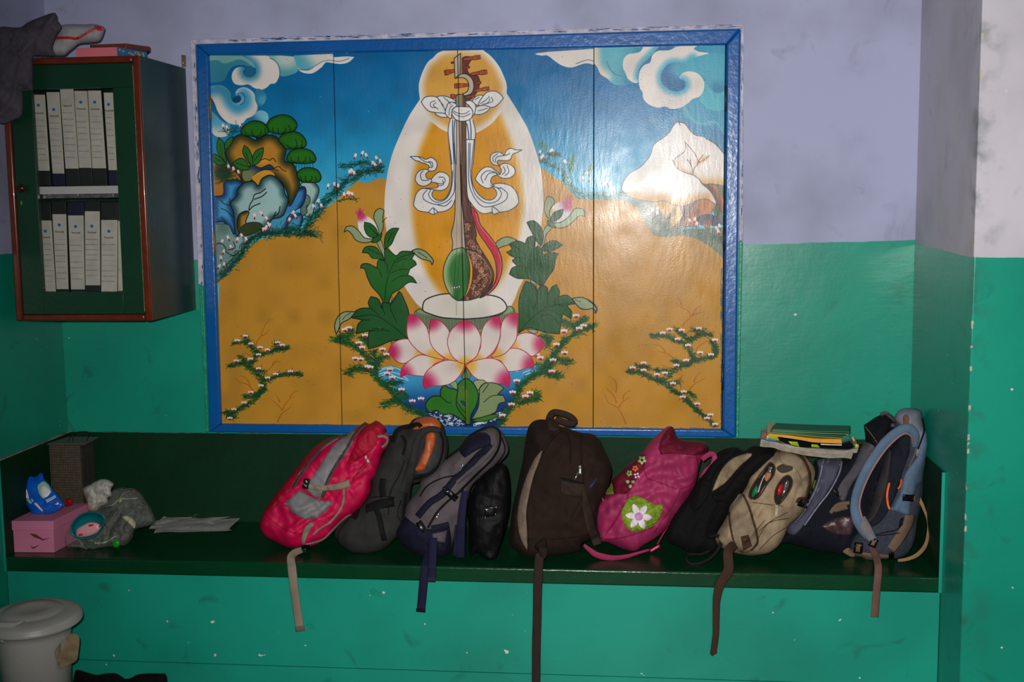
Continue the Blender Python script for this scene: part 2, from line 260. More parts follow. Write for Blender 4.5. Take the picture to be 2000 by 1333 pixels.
# scrub around the pond and on the lower slopes
G2 = ((24, 74, 34), (34, 104, 38), (18, 56, 52))
for s in ('J 50,460 120,480 200,500 300,570 340,620 380,700 410,740', 'J 100,440 180,430 200,380', 'J 170,760 230,715 300,715 380,740 450,820 560,910 600,970 700,1060 830,1110', 'J 480,1030 540,1005 600,1000', 'J 290,450 350,450 330,500', 'J 390,560 420,700 440,640 510,600', 'J 480,840 620,830', 'J 610,900 680,960',
          'K 890,300 960,340 1000,340 1080,280', 'K 1140,350 1060,370 960,430 880,490 830,560 800,620 770,690 620,780 540,840 500,900 460,1000 400,1090 340,1190', 'K 700,430 760,460 740,520', 'K 840,640 960,660', 'K 720,750 870,785', 'K 500,1020 580,985 660,970 640,920', 'K 660,690 740,690 760,640'):
    P = smooth(s, False); grass(s, 5.5, int(len(P)*13), G2, 8, -.3 if 'K' in s else .3, .55)
for s in ('D 320,285 450,270 520,340 570,400 660,390 780,350 900,335', 'D 430,210 470,260', 'D 570,400 520,490 450,500 380,510 270,525', 'D 380,430 430,470', 'D 450,530 540,590 620,680 760,650 900,615 1040,625', 'D 760,290 800,330', 'D 630,690 630,780 540,850 420,860', 'D 640,770 520,910 400,980 300,1040 220,1030', 'D 250,1040 280,1100 320,1080', 'D 560,560 640,600',
          'P 590,430 700,425 780,460 860,490 920,560 970,630 1070,620 1130,590 1140,520 1110,480', 'P 800,370 860,420 920,470 1000,420 1100,415', 'P 950,380 1040,385', 'P 960,640 860,680 780,640', 'P 900,680 800,710 720,790 670,820 560,780 480,740 385,740', 'P 460,690 560,700', 'P 620,730 710,725', 'P 670,820 760,890 850,950 930,1020 1010,1100 1090,1160 1140,1210', 'P 890,915 960,955', 'P 740,840 830,830'):
    P = smooth(s, False); grass(s, 4.2, int(len(P)*11), ((26, 70, 34), (36, 94, 34), (20, 52, 48)), 6, .35 if s[0] == 'P' else -.35, .5)
# twigs
BR = (176, 92, 26)
stroke('D 555,310 570,260 610,205 610,190 640,120 680,50 752,12;D 610,205 660,180 702,130;D 660,600 720,540 770,490 830,475;D 735,520 745,490 780,465;D 530,800 460,730 380,710 330,665;D 490,730 450,665 390,635;D 510,430 440,385;D 790,1140 830,1050 900,1000 955,930;D 850,1000 860,960 920,890 990,855;D 920,870 960,820 1020,797;D 840,1010 790,950 715,890;D 815,920 790,870 765,830', BR, 2.4, .9, True)
stroke('P 860,345 880,310 925,265 915,220 860,185 790,145;P 850,160 830,110 800,70;P 925,265 960,245 1045,215;P 945,245 970,200 1025,160;P 365,1195 340,1130 290,1050 215,1010 185,940 140,910;P 285,1010 260,950 190,875;P 280,920 285,860 265,810 210,775;P 305,1050 340,1000 400,960;P 340,980 350,940 400,900;P 780,620 720,585 640,558;P 710,570 670,520 600,502;P 975,555 1010,510 1080,470;P 730,710 680,680;P 915,900 960,850 1055,795;P 960,830 970,790 1015,745;P 830,810 858,770', BR, 2.4, .9, True)
stroke('P 525,265 570,260 555,300 520,315;P 620,255 640,300;P 650,280 700,265 780,268 760,290 680,295;P 690,290 715,325', (150, 120, 90), .7, .8)
# blossoms
def petal(x, y, a, l=6, w_=3.2, tip=True, red=(150, 20, 45)):
    dx, dy = math.sin(a), -math.cos(a)
    strokeQ(tc([(x, y), (x+dx*l*.6, y+dy*l*.6)]), (232, 226, 220), w_*PXS)
    if tip: strokeQ(tc([(x-dx*l*.1, y-dy*l*.1), (x-dx*l*.45, y-dy*l*.45)]), red, w_*.6*PXS)
def blossom(s, l=4.2, spread=.75, n=3):
    for p in pp(s)[0]:
        for k in range(n):
            a = (k-(n-1)/2)*spread*1.2; petal(p[0]+math.sin(a)*l*.75, p[1]-math.cos(a)*l*.3, a*.6, l, l*.85)
            strokeQ(tc([(p[0]+math.sin(a)*l*.4, p[1]+l*.25), (p[0]+math.sin(a)*l*.5, p[1]-l*.1)]), (150, 22, 45), l*.42*PXS)
blossom('D 350,265 440,215 500,300 600,340 680,365 790,285 840,315 582,418 495,465 340,485 582,568 770,630 682,670 930,600 610,755 500,825 425,940 315,1012 272,1108')
blossom('P 685,415 745,382 850,390 1000,375 815,467 905,522 1010,585 1105,602 1140,475 890,652 805,695 520,675 425,715 520,738 635,775 705,762 775,852 870,925 860,970 985,1030 1100,1125 1070,1155 1140,1207', 4.6)
blossom('J 150,385 185,370 325,435 270,500 300,540 475,555 510,600 240,635 285,640 345,705 370,712 540,730 515,765 560,800 640,905 735,1005 810,985', 5)
blossom('K 1000,265 1065,352 1028,375 895,398 830,515 900,585 800,650 655,605 690,630 790,748 485,830 450,930 600,935 560,965 440,1035 360,1130', 5.2)
for s, l in (('B 260,590 315,615 370,650 200,150 245,165 385,140 540,1125 620,1095 680,1150 665,1250 700,1215 640,1275 950,1090 990,1125 910,1165 1225,965 1185,1020 1270,1015 1335,800 1405,785 1445,800 1575,650 1600,635 1625,660 1510,895 1545,880 1580,880 1605,890', 8),
             ('C 180,180 258,140 350,160 408,115 455,155 290,240 200,290 175,360 208,430 150,450 650,45 695,5', 8), ('E 295,1250 370,1220 425,1245 535,1275 490,1330 575,1310 520,1345', 8),
             ('N 145,350 190,400 165,420 270,340 300,330 430,460 460,470 700,600 655,660 735,670 945,680 915,730 970,735', 7), ('O 500,910 540,900 545,940 850,1010 890,1000 905,1040 1095,1080 1120,1060 1110,1110 75,650 60,670', 8)):
    for p in pp(s)[0]: petal(p[0], p[1]+l*.2, random.uniform(-.6, .6), l, l*.62)
# big leaves and flowers round the lute
GR, GR2, PL = (34, 98, 36), (36, 88, 44), (142, 158, 118)
fill('H 530,510 572,488 620,620 625,740 590,640', (150, 160, 130), OL, 1.4); fill('I 1300,480 1340,290 1395,215 1440,240 1370,330 1335,470', (150, 165, 135), OL, 1.4)
fill('J 530,100 560,90 545,150 540,150', (150, 160, 130), OL, 1); fill('I 1200,815 1250,830 1280,960 1230,900', (150, 165, 135), OL, 1.2)
fill('H 325,235! 328,330 350,430 400,480 480,495 550,445 545,370 500,290 440,240 390,205 340,170', WH, grads=[('r', '345,200', 50, 130, (190, 60, 110))])
for a in ((300, 200), (312, 180), (338, 150), (358, 150), (385, 165), (318, 235)): stroke('H 350,225 %d,%d' % a, (185, 40, 90), 1.8)
fill('H 470,515 500,470 560,430 588,420 570,490 520,522', GR, OL); fill('H 400,302! 470,320 530,380 540,445 490,472 430,440 398,370', GR, OL)
fill('H 180,410! 200,355 270,345 340,400 400,470 490,488 440,522 360,520 300,490 260,430 215,392', PL, OL); fill('H 612,178! 570,152 520,180 500,250 530,330 555,400 545,450 590,400 605,330 600,250', PL, OL)
fill('H 772,368! 700,370 640,420 615,500 622,592! 690,540 730,450', GR, OL); fill('H 375,632! 400,580 460,560 530,580 590,660 612,712! 550,698 480,690 440,640', GR, OL); fill('H 912,612! 980,590 1060,620 1130,690 1147,730 1130,765! 1110,725 1020,700 960,660', PL, OL, 1.8)
fill('H 357,800! 370,760 430,750 500,780 535,800! 540,740 560,710 620,720! 620,600 660,598 740,665 800,620 900,620 945,640! 910,700! 950,730 962,762! 890,810! 880,840 868,875! 920,900 965,962! 880,955 780,1030 700,1080 655,1180 605,1178! 560,1090 480,1000 430,900 400,810', GR, OL, 1.8)
stroke('H 620,1150 640,950 720,740 800,680 930,640;H 740,740 800,705 860,700;H 690,850 800,810 870,815;H 700,945 780,890 860,885;H 585,890 550,810 500,780;H 645,850 650,780 610,725;H 640,250 590,300;H 540,440 500,400 440,340;H 700,410 650,520;H 440,590 560,650;H 980,625 1080,690', (12, 36, 18), 1.3)
fill('J 640,60! 620,42! 590,90 550,150! 480,140 470,190! 440,110 375,88! 352,140 368,188! 290,190 230,225 208,272! 300,290! 260,335 248,412! 310,395 360,385! 350,450 352,542! 450,515 560,470 690,462! 700,330 700,210', GR2, OL, 1.8)
stroke('J 690,455 560,340 400,250 220,268;J 620,45 545,160 570,250 600,310;J 470,140 480,200 500,245;J 375,185 410,220 450,250;J 300,290 370,290;J 360,385 420,365 490,370;J 360,390 450,380 540,385', (12, 36, 18), 1.3)
fill('J 75,415! 60,340 90,260 150,220 240,220! 190,280 120,320 92,380', PL, OL, 1.8); stroke('J 200,225 150,260 130,290', OL, 1.1)
fill('N 270,1075! 300,990 380,935 460,930 525,960 510,1090 430,1160 330,1185 280,1130', WH, grads=[('r', '500,940', 60, 150, (188, 80, 130)), ('r', '280,1060', 10, 70, (210, 170, 110))])
for a in ((450, 890), (470, 860), (500, 850), (520, 865), (538, 900), (540, 940)): stroke('N 480,960 %d,%d' % a, (190, 60, 110), 1.8)
fill('N 240,1160 290,1160 330,1235 300,1242 250,1212', GR, OL); fill('N 280,1130 320,1060 425,1022! 415,1080 370,1140 300,1172', (48, 92, 54), OL)
fill('N 232,872! 300,890 322,950 270,1020 262,1100 285,1142 230,1110 200,1030 210,940', PL, OL); fill('N 310,1190 400,1175 490,1110 560,1020 630,1015 672,1042 682,1110! 620,1100 560,1150 480,1220 400,1245 340,1240', (160, 178, 140), OL)
fill('I 1160,192! 1230,175 1300,230 1340,330 1318,445! 1260,390 1210,290', GR2, OL); fill('I 1545,440! 1480,395 1400,402 1340,450 1312,492 1400,508 1480,480', GR2, OL); fill('I 825,500! 815,430 880,370 960,350 1052,385! 980,430 900,455 845,480', PL, OL)
fill('I 942,515! 1000,480 965,430! 1060,395 1145,425! 1170,360 1245,345 1250,430 1245,480! 1290,455 1345,550! 1400,520 1502,530! 1470,600 1450,700 1380,800 1320,905! 1270,850 1180,805 1060,800 972,755! 1000,690 1060,665! 1005,610 1040,580! 980,550', GR2, OL, 1.8)
stroke('I 1310,880 1280,750 1150,550 1000,430;I 1245,350 1235,480 1245,610;I 1345,550 1310,650 1300,720;I 1180,700 1120,670 1050,665;I 1120,590 1070,570 1030,580;I 1210,220 1290,330;I 1480,430 1400,450', (12, 36, 24), 1.3)
fill('K 500,405! 505,250 505,120 530,30 I 1150,830! 1240,870 1270,945! 1320,880 1380,900 1390,980! 1430,900 1480,868! 1515,950 1500,1000! 1600,985 1692,1075! 1600,1095 1645,1160 1640,1240! 1560,1190 K 880,260 855,412! 740,400 620,362 560,370', GR2, OL, 1.8)
stroke('K 500,405 600,290 750,180 980,140;I 1270,945 1270,1050 1230,1130;I 1390,980 1380,1060 1350,1120;I 1500,1000 1450,1060;K 700,250 780,250 855,330;K 690,215 780,205 880,260;I 1450,1080 1550,1100', (12, 36, 24), 1.3)
fill('K 965,105! 1050,95 1130,130 1178,180 1175,230! 1145,190 1100,200 1030,185', PL, OL, 2); stroke('K 1110,120 1160,160 1180,200 1165,228', OL, 3.4)
stroke('K 990,115 1040,130', OL, 1)
for s in ('J 550,480 575,490 590,465 600,500 560,510', 'K 580,372 640,375 670,390 640,410 600,395'): fill(s, (150, 165, 135), OL, 1.2)
# lotus throne
fill('J 755,250 795,195 850,215 1190,285! K 330,250 380,200 430,170 470,230 430,330 170,400! J 1060,410! 870,400', (136, 156, 118), OL, 1.4)
for i in range(34):
    t = i/33; x = 770+t*(1320-770+0) if t < .5 else 770+t*550
    y = 225+190*math.sin(min(1, t*1.1)*1.35)*.45
    stroke('J %.0f,%.0f %.0f,%.0f' % (770+t*430, 215+70*t**.5, 760+t*440-10*(1-t)+10, 330+95*t**.7), OL, 1.1)
    stroke('K %.0f,%.0f %.0f,%.0f' % (455-t*430, 205+85*t**.5, 470-t*440, 300+95*t**.7), OL, 1.1)
fill('J 825,170 850,115 950,75 1060,62 1190,70! K 100,72 250,75 340,100 390,150 395,200 330,240 200,270 40,283! J 1000,270 880,235 830,210', (222, 214, 206), OL, 2.4, grads=[('r', '1150,200', 60, 260, (212, 206, 194))])
stroke('J 1115,125 1118,250', (120, 110, 100), .8)
CRM = (178, 38, 70)
def lp(s, tip, tr, base, br): fill(s, (222, 210, 204), CRM, 1.5, grads=[('r', base, br*.3, br, (222, 172, 70)), ('r', tip, tr*.3, tr*1.3, (192, 44, 92))])
lp('J 525,560! 560,500 620,465 700,460 760,530 830,590 720,640 660,668 600,650 550,600', '530,570', 120, '840,600', 130)
lp('K 730,510! 690,450 620,410 540,405 480,440 430,540 520,545 610,605 680,565', '730,500', 120, '420,520', 120)
lp('J 632,790! 640,720 700,650 800,595 900,610 1010,632 920,680 860,770 780,775 690,765', '635,770', 130, '1000,640', 160)
lp('K 628,715! 632,660 590,590 500,540 400,545 270,612 350,650 400,732 500,730 580,705', '640,690', 130, '270,610', 160)
lp('J 710,240! 780,260 850,340 880,420 900,500 960,580 1010,632 900,612 800,570 720,490 690,420 690,320', '710,240', 140, '920,620', 120)
lp('K 500,232! 430,240 370,290 345,370 340,450 300,560 265,612 370,590 450,510 485,440 490,330', '500,235', 140, '300,610', 120)
lp('J 885,285! 960,290 1030,350 1060,410 1045,500 1080,600 1160,662 1060,642 960,580 900,510 880,420 890,350', '890,285', 120, '1060,650', 110)
lp('K 340,262! 270,270 200,340 175,430 170,530 130,610 80,662 180,642 270,580 330,480 345,370', '335,270', 120, '130,650', 110)
lp('J 845,890! 825,840 850,750 930,680 1040,640 1195,662! 1160,750 1090,830 1000,860 900,865', '830,860', 150, '1195,665', 130)
lp('K 412,882! 432,800 400,720 340,650 250,622 100,650 45,690! 100,770 180,820 300,845 370,850', '430,840', 150, '50,685', 140)
lp('J 1190,290! 1120,330 1060,400 1040,490 1070,590 1130,650 1195,674! K 130,612 165,530 175,440 130,350 80,310', '1190,280', 130, '1195,680', 110)
fill('J 1198,700! 1240,760 1230,800 1180,800 1160,780', (110, 130, 90), OL, 1); stroke('J 1198,705 1190,800;J 1198,705 1215,800;J 1198,705 1170,785', OL, 1)
fill('J 1065,845 1115,825 1125,890 1090,880', (140, 160, 120), OL, 1); fill('K 110,830 160,810 215,830 160,930 130,900', (150, 168, 125), OL, 1.2)
fill('K 95,1165! 180,1130 290,1110 330,1120 250,1160 160,1175', (60, 120, 40), OL, 1.4)
fill('K 92,1155! 150,1050 160,950 165,880 200,845 260,835 330,850 375,882! 320,935! 370,950 388,1002! 330,1020 300,1090 200,1130', (128, 146, 100), OL, 1.6); stroke('K 370,945 270,950 200,1005;K 240,850 190,920;K 150,900 200,840', OL, 1.4)
fill('J 1240,1195! 1150,1150 1080,1110 1000,1110 940,1075 890,1095 852,1050 860,1000 910,955 980,952! 980,900 1010,860 1060,885 1120,900 1180,1000', (48, 116, 36), OL, 2); stroke('J 980,955 1040,1005 1070,1010', OL, 1.6)
fill('J 1205,1200! 1195,1150 1130,1060 1115,1000 1130,900 1130,850 1200,800 1270,850 1308,940 1290,1030 1245,1120 1240,1195!', (50, 118, 38), OL, 2, grads=[('r', '1170,920', 20, 90, (80, 116, 50))])
fill('J 1155,990 1195,1010 1200,1040 1170,1020', (30, 60, 120), OL, 1); stroke('J 1200,900 1207,1190', (190, 150, 40), 1.3); stroke('J 1115,990 1160,1060 1200,1100', OL, 1.4)
# ribbons, lute
def rib(s): fill(s, (230, 226, 220), BO, 1.5)
RO = (30, 62, 110)
fill('I 545,15 620,90 660,220 760,340 850,480 890,600 885,740 830,880 740,970 650,1012 760,930 820,820 830,700 800,560 720,430 640,310 590,180', (196, 26, 54), OL, 1.6); stroke('I 610,100 650,225 750,350 820,440;I 850,510 880,620 872,740 820,870 740,960', (225, 130, 120), 1.3)
DB = (92, 52, 40)
fill('I 460,-50! 545,-50! 570,130 612,315 605,370 640,450 700,545 760,640 800,740 792,850 740,940 650,1000 540,1035 440,1042! 490,700 480,330 470,150', DB, OL, 1.7)
for k in range(230):
    x, y = random.uniform(480, 800), random.uniform(110, 1030)
    lo = 478+max(0, (y-480))*.05 if y < 480 else 575-abs(y-720)*.28; hi = 545+(y-0)*.16 if y < 330 else (610+(y-380)*.45 if y < 700 else 790-(y-760)*.55 if y > 760 else 785)
    if not lo+14 < x < hi-16: continue
    a = random.uniform(0, 6.28); r_ = random.uniform(14, 30); sg = random.choice((-1, 1))
    stroke('I '+' '.join('%.1f,%.1f' % (x+r_*(1-t/5.5)*math.cos(a+sg*t), y+r_*(1-t/5.5)*math.sin(a+sg*t)) for t in (0, .8, 1.6, 2.4, 3.2, 4.0, 4.7)), (205, 150, 118), 1.0)
stroke('I 500,490 600,510 690,580 750,680 780,760 770,860 700,950 600,1010;I 480,480 590,500 690,545', OL, 1.3); stroke('I 510,500 620,535 700,605 765,720 775,790 755,860', (190, 140, 110), 1.3)
fill('I 478,472! 530,540 572,680 562,850 505,985 430,1042! 490,980 530,850 540,680 520,560', (220, 150, 36), OL, 1.2)
fill('G 885,0! 945,0! 965,600 1000,750 1030,850 960,860 925,800 905,600', DB, OL, 1.5, grads=[('l', '960,300 890,300', (112, 72, 44))])
fill('G 835,0! 885,0! 895,560 915,800 925,950 940,1150! 790,1180! 800,1080 785,990 805,900 822,800 828,600', (190, 172, 152), OL, 1.5); stroke('G 850,0 850,600 840,1130;G 868,0 870,600 890,1130', (140, 120, 105), .8)
fill('I 480,474 520,560 542,680 530,850 490,980 430,1042 360,1010 300,930 260,820 255,700 290,590 350,500 430,472', (46, 112, 48), OL, 1.7, grads=[('p', '430,480 350,510 290,600 265,700 270,830 320,940', 90, (158, 178, 132)), ('l', '470,700 530,700', (40, 86, 40))])
for i in range(4): fill('I %d,%d! %d,%d! %d,%d! %d,%d!' % (340+i*26, 895-i*4, 358+i*26, 892-i*4, 360+i*26, 914-i*5, 342+i*26, 917-i*5), (225, 220, 210), OL, .7)
stroke('I 365,930 390,1030;I 385,930 400,1030;I 405,925 410,1035;I 425,925 420,1035;I 400,480 370,890;I 440,480 400,890', (20, 50, 28), .8)
def peg(x0, y0, x1, y1, w_=32):
    d = np.array((x1-x0, y1-y0), float); L = np.hypot(*d); d /= L; n = np.array((-d[1], d[0]))
    q = [np.array((x0, y0))+d*a*L+n*w_*b for a, b in ((0, -.5), (.3, -.55), (.5, -.42), (1, -.3), (1, .3), (.5, .42), (.3, .55), (0, .5))]
    fill('F '+' '.join('%.1f,%.1f%s' % (p[0], p[1], '!' if i in (0, 3, 4, 7) else '') for i, p in enumerate(q)), (176, 78, 34), (60, 25, 20), 1.1)
    for a in (.14, .5):
        p = np.array((x0, y0))+d*a*L; stroke('F %.1f,%.1f %.1f,%.1f' % (p[0]-n[0]*w_*.45, p[1]-n[1]*w_*.45, p[0]+n[0]*w_*.45, p[1]+n[1]*w_*.45), (70, 28, 20), 1)
fill('F 900,190! 940,170 1020,180 1000,210 970,260 960,320 1000,370 1070,380 1092,440 1080,520 1040,590 1000,630 940,655 930,600 1000,560 1030,490 1010,410 950,360 900,360', (104, 50, 42), OL, 1.4)
for a in ((1100, 175, 920, 200, 40), (1172, 335, 1000, 362, 44), (1195, 515, 1040, 540, 38), (712, 348, 822, 322, 50), (820, 490, 975, 478, 46), (778, 603, 862, 600, 44), (985, 283, 915, 296, 22), (1108, 450, 1040, 462, 22), (1038, 595, 950, 612, 24), (785, 240, 822, 228, 20)): peg(*a)
fill('F 815,190! 885,135! 880,370! 825,408!', (188, 172, 156), OL, 1.6); fill('F 830,405! 880,365 950,360 1010,410 1030,480 1020,540 990,580 910,598! 905,575! 960,545 975,470 940,410 880,397', (188, 174, 158), OL, 1.6)
fill('F 838,720! 835,610! 850,580! 915,580! 940,640! 940,720!', (160, 138, 118), OL, 1.5, grads=[('l', '870,650 925,650', (90, 62, 44))]); stroke('F 895,110 900,720', (190, 150, 70), .9)
rib('G 757,-40! 780,200 790,330 785,450 750,560 700,610 640,620 590,590 575,545 605,505! 520,490 450,500 400,560 375,672! 430,730 540,752 590,772 640,750 720,735 790,690 830,600! 830,-40!')
rib('G 500,492! 620,485 645,460 620,430 560,415 600,350 650,315 710,320 760,360 765,420 740,480 680,512 600,505'); rib('G 392,400! 410,330 460,290 520,285 548,300 510,330 520,380 572,395 550,440 490,465 430,450')
rib('G 530,290! 545,250 500,220 460,210 440,195 400,190 340,145! 400,143 450,150 510,175 560,155 610,180 632,230 610,290 560,302')
fill('F 840,850! 945,850! 945,1340! 835,1340!', (188, 168, 148), None, 1.4, grads=[('l', '880,1000 905,1000', (108, 74, 50))]); stroke('F 890,850 890,1333;F 905,860 905,1333', (60, 40, 30), 1)
fill('F 775,850! 840,850! 840,1300! 835,1340! 795,1340! 775,1200 755,1050 752,950', (230, 226, 220)); fill('F 945,850! 1000,830! 1035,900 1047,1000 1035,1150 1022,1340! 945,1340!', (230, 226, 220))
stroke('F 775,850 752,950 755,1050 775,1200 792,1340;F 1020,860 1047,980 1040,1100 1022,1340', BO, 1.5)
stroke('F 800,860 800,1000 815,1333;F 825,860 815,1000 828,1333;F 985,850 1000,1000 985,1333;F 955,900 975,1050 965,1333', RO, 2)
stroke('F 840,850 838,1340;F 945,850 945,1340', OL, 1.4)
stroke('G 815,0 815,300 820,500 780,590 720,640 640,665 560,650 490,610 480,560 520,510;G 800,300 790,470 740,590 650,640 580,620 540,560 560,510;G 620,430 680,440 720,410 700,370 650,370;G 640,460 700,450 690,400;G 480,300 450,340 470,400 540,400;G 540,260 580,260 580,210 540,200;G 430,150 500,200 550,210 570,250;G 600,765 590,700 540,745;G 590,700 640,745;G 640,670 720,680 790,620', RO, 1.5)
rib('G 945,-40! 950,300 960,560 1000,650 1080,740 1150,765 1220,750 1250,770 1310,750 1400,735 1480,690 1520,642! 1500,550 1440,470 1360,440 1290,435 1200,458! 1260,500 1278,550 1250,600 1190,617 1120,590 1050,510 1010,400 1010,200 1035,-40!')
rib('G 1045,385! 1080,320 1140,265 1210,260 1270,300 1330,345! 1260,350 1220,380 1215,430 1252,462! 1180,490 1110,460 1060,412'); rib('G 1260,312! 1310,340 1330,290 1310,250 1350,220 1410,225 1470,270 1475,330 1430,370 1370,382 1310,367')
rib('G 1240,232! 1210,190 1215,130 1260,100 1320,100 1360,130 1380,80 1430,55 1480,70 1552,72! 1500,100 1450,120 1430,170 1380,190 1300,185 1280,210 1312,247!')
stroke('G 975,0 975,400 1020,560 1100,670 1180,690 1300,660 1380,610 1390,540 1320,480;G 990,0 990,300 1030,520 1110,620 1200,650 1290,620 1330,540 1280,480;G 1130,430 1110,360 1170,300 1250,310;G 1150,400 1190,330 1260,320;G 1340,340 1370,300 1350,255;G 1370,350 1410,310 1390,240;G 1240,200 1240,150 1290,115;G 1260,210 1280,150 1380,130 1420,110;G 1210,455 1240,470 1320,490;G 1230,750 1235,690 1310,745', RO, 1.5)
rib('F 630,612 700,597 780,620 835,660 760,680 720,745 670,690'); rib('F 460,662! 500,612 580,600 640,622 690,700 725,775 680,790 600,775 540,760 490,712'); rib('F 610,780 720,790 745,825 680,828 630,805')
rib('F 1015,650 1060,600 1120,590 1150,640 1090,700 1050,690'); rib('F 1080,690 1130,600 1180,555 1260,545 1320,580 1350,622! 1300,680 1240,720 1150,710'); rib('F 1045,725 1120,700 1200,717 1180,760 1110,795 1035,792')
rib('F 720,770 750,680 800,665 845,700 800,740 790,790 780,842 735,810'); rib('F 940,662 1000,650 1050,700 1040,780 1015,810 985,720'); rib('F 790,780 830,718 930,715 990,722 1020,780 990,850 900,872 830,850')
stroke('F 800,770 850,810 920,820 990,790;F 810,760 860,785 930,790 980,760;F 620,720 570,720 560,670 610,650;F 640,740 590,700 620,670;F 650,640 700,700;F 740,640 780,690;F 760,810 770,730 800,700;F 1100,680 1150,650 1180,620;F 1150,690 1200,650 1190,600;F 1120,690 1230,660 1220,610;F 1040,640 1090,610;F 970,690 1020,760;F 1080,760 1180,730;F 700,610 760,660', RO, 1.3)
# blue brushed over the edges of the painting, worn specks
for k in range(150):
    x = random.choice((random.uniform(560, 1160), random.uniform(560, 760), random.uniform(850, 960), random.uniform(1050, 1160))); y = 104-(x-407)*.0195
    strokeQ(tc([(x, y+random.uniform(-4, 2.6)), (x+random.uniform(6, 22), y+random.uniform(-4, 2.4))]), (22, 88, 160), random.uniform(1, 2.2)*PXS, .8)
for k in range(160):
    x = random.uniform(432, 1408); y = 829+(x-432)*.0095; strokeQ(tc([(x, y+random.uniform(-1.5, 3)), (x+random.uniform(8, 30), y+random.uniform(-1.5, 3))]), (20, 84, 150), random.uniform(1, 2)*PXS, .8)
for k in range(60):
    y = random.uniform(520, 835); strokeQ(tc([(1410-random.uniform(-2, 3), y), (1410-random.uniform(-2, 3), y+random.uniform(8, 20))]), (20, 84, 150), 1.4*PXS, .6)
for k in range(420):
    x, y = random.uniform(425, 1412), random.uniform(100, 832); dk = random.random() < .85
    strokeQ(tc([(x, y), (x+random.uniform(-1.2, 1.2), y+random.uniform(0, 1.6))]), (70, 52, 30) if dk else (225, 215, 190), random.uniform(.5, 1.3)*PXS, .55)
# soft grime
gx = np.random.RandomState(3).rand(24, 34); xi = np.linspace(0, 32.99, MW); yi = np.linspace(0, 22.99, MH); x0 = xi.astype(int); y0 = yi.astype(int); fx = xi-x0; fy = yi-y0; fx = fx*fx*(3-2*fx); fy = fy*fy*(3-2*fy)
gm = (gx[y0][:, x0]*(1-fy)[:, None]+gx[y0+1][:, x0]*fy[:, None])*(1-fx)+(gx[y0][:, x0+1]*(1-fy)[:, None]+gx[y0+1][:, x0+1]*fy[:, None])*fx
cv *= (1-.13*np.clip(gm-.35, 0, 1))[..., None].astype(np.float32)
img = bpy.data.images.new('mural_painting', MW, MH, alpha=False)
buf = np.ones((MH, MW, 4), np.float32); buf[..., :3] = np.clip(cv[::-1]/255, 0, 1); img.pixels.foreach_set(buf.ravel()); img.update(); img.pack()
# ================================================================ modelling helpers
MATS = {}
def mat(key, col, rough=.6, bump=0, bscale=200, var=0, vscale=8, spec=.5, metal=0, sheen=0, alpha=1, coat=0, mapping=None, bdist=.002):
    if key in MATS: return MATS[key]
    m = bpy.data.materials.new(key); m.use_nodes = True; N = m.node_tree.nodes; Lk = m.node_tree.links; b = N['Principled BSDF']; MATS[key] = m
    c = tuple(lin(col))+(1,)
    b.inputs['Base Color'].default_value = c; b.inputs['Roughness'].default_value = rough; b.inputs['Specular IOR Level'].default_value = spec; b.inputs['Metallic'].default_value = metal
    b.inputs['Sheen Weight'].default_value = sheen; b.inputs['Alpha'].default_value = alpha; b.inputs['Coat Weight'].default_value = coat
    g = N.new('ShaderNodeNewGeometry'); src = g.outputs['Position']
    if mapping:
        mp = N.new('ShaderNodeMapping'); mp.inputs['Scale'].default_value = mapping; Lk.new(src, mp.inputs['Vector']); src = mp.outputs[0]
    n = N.new('ShaderNodeTexNoise'); n.inputs['Scale'].default_value = vscale; n.inputs['Detail'].default_value = 5; Lk.new(g.outputs['Position'], n.inputs['Vector'])
    r = N.new('ShaderNodeMapRange'); r.inputs[1].default_value = .3; r.inputs[2].default_value = .7; r.inputs[3].default_value = 1-var-.02; r.inputs[4].default_value = 1+var*.5; Lk.new(n.outputs['Fac'], r.inputs[0])
    v = N.new('ShaderNodeVectorMath'); v.operation = 'SCALE'; v.inputs[0].default_value = c[:3]; Lk.new(r.outputs[0], v.inputs['Scale']); Lk.new(v.outputs[0], b.inputs['Base Color'])
    if bump:
        n2 = N.new('ShaderNodeTexNoise'); n2.inputs['Scale'].default_value = bscale; n2.inputs['Detail'].default_value = 3; Lk.new(src, n2.inputs['Vector'])
        bp = N.new('ShaderNodeBump'); bp.inputs['Strength'].default_value = bump; bp.inputs['Distance'].default_value = bdist; Lk.new(n2.outputs['Fac'], bp.inputs['Height']); Lk.new(bp.outputs[0], b.inputs['Normal'])
    return m
def fabric(key, col, rough=.85, sheen=0, var=.18, bump=.5): return mat(key, tuple(247*(c/255)**1.25 for c in col), rough, bump, 420, var, 14, .22)
def link(name, me, parent=None, loc=None):
    o = bpy.data.objects.new(name, me); SC.collection.objects.link(o)
    if parent is not None: o.parent = parent
    if loc is not None: o.location = loc
    return o
def root_loc(p):
    v = Vector((0, 0, 0))
    while p is not None: v += p.location; p = p.parent
    return v
def mesh(name, V, Fc, m, parent=None, smooth_=False, label=None):
    off = root_loc(parent); me = bpy.data.meshes.new(name)
    me.from_pydata([tuple(Vector(v)-off) for v in V], [], [tuple(int(i) for i in f) for f in Fc]); me.materials.append(m)
    bm = bmesh.new(); bm.from_mesh(me); bmesh.ops.recalc_face_normals(bm, faces=bm.faces); bm.to_mesh(me); bm.free()
    if smooth_: me.polygons.foreach_set('use_smooth', [True]*len(me.polygons))
    me.update(); o = link(name, me, parent)
    if label: o['label'] = label
    return o
def thing(name, label, cat, loc, group=None):
    o = bpy.data.objects.new(name, None); SC.collection.objects.link(o); o.location = loc; o['label'] = label; o['category'] = cat; o.empty_display_size = .05
    if group: o['group'] = group
    return o
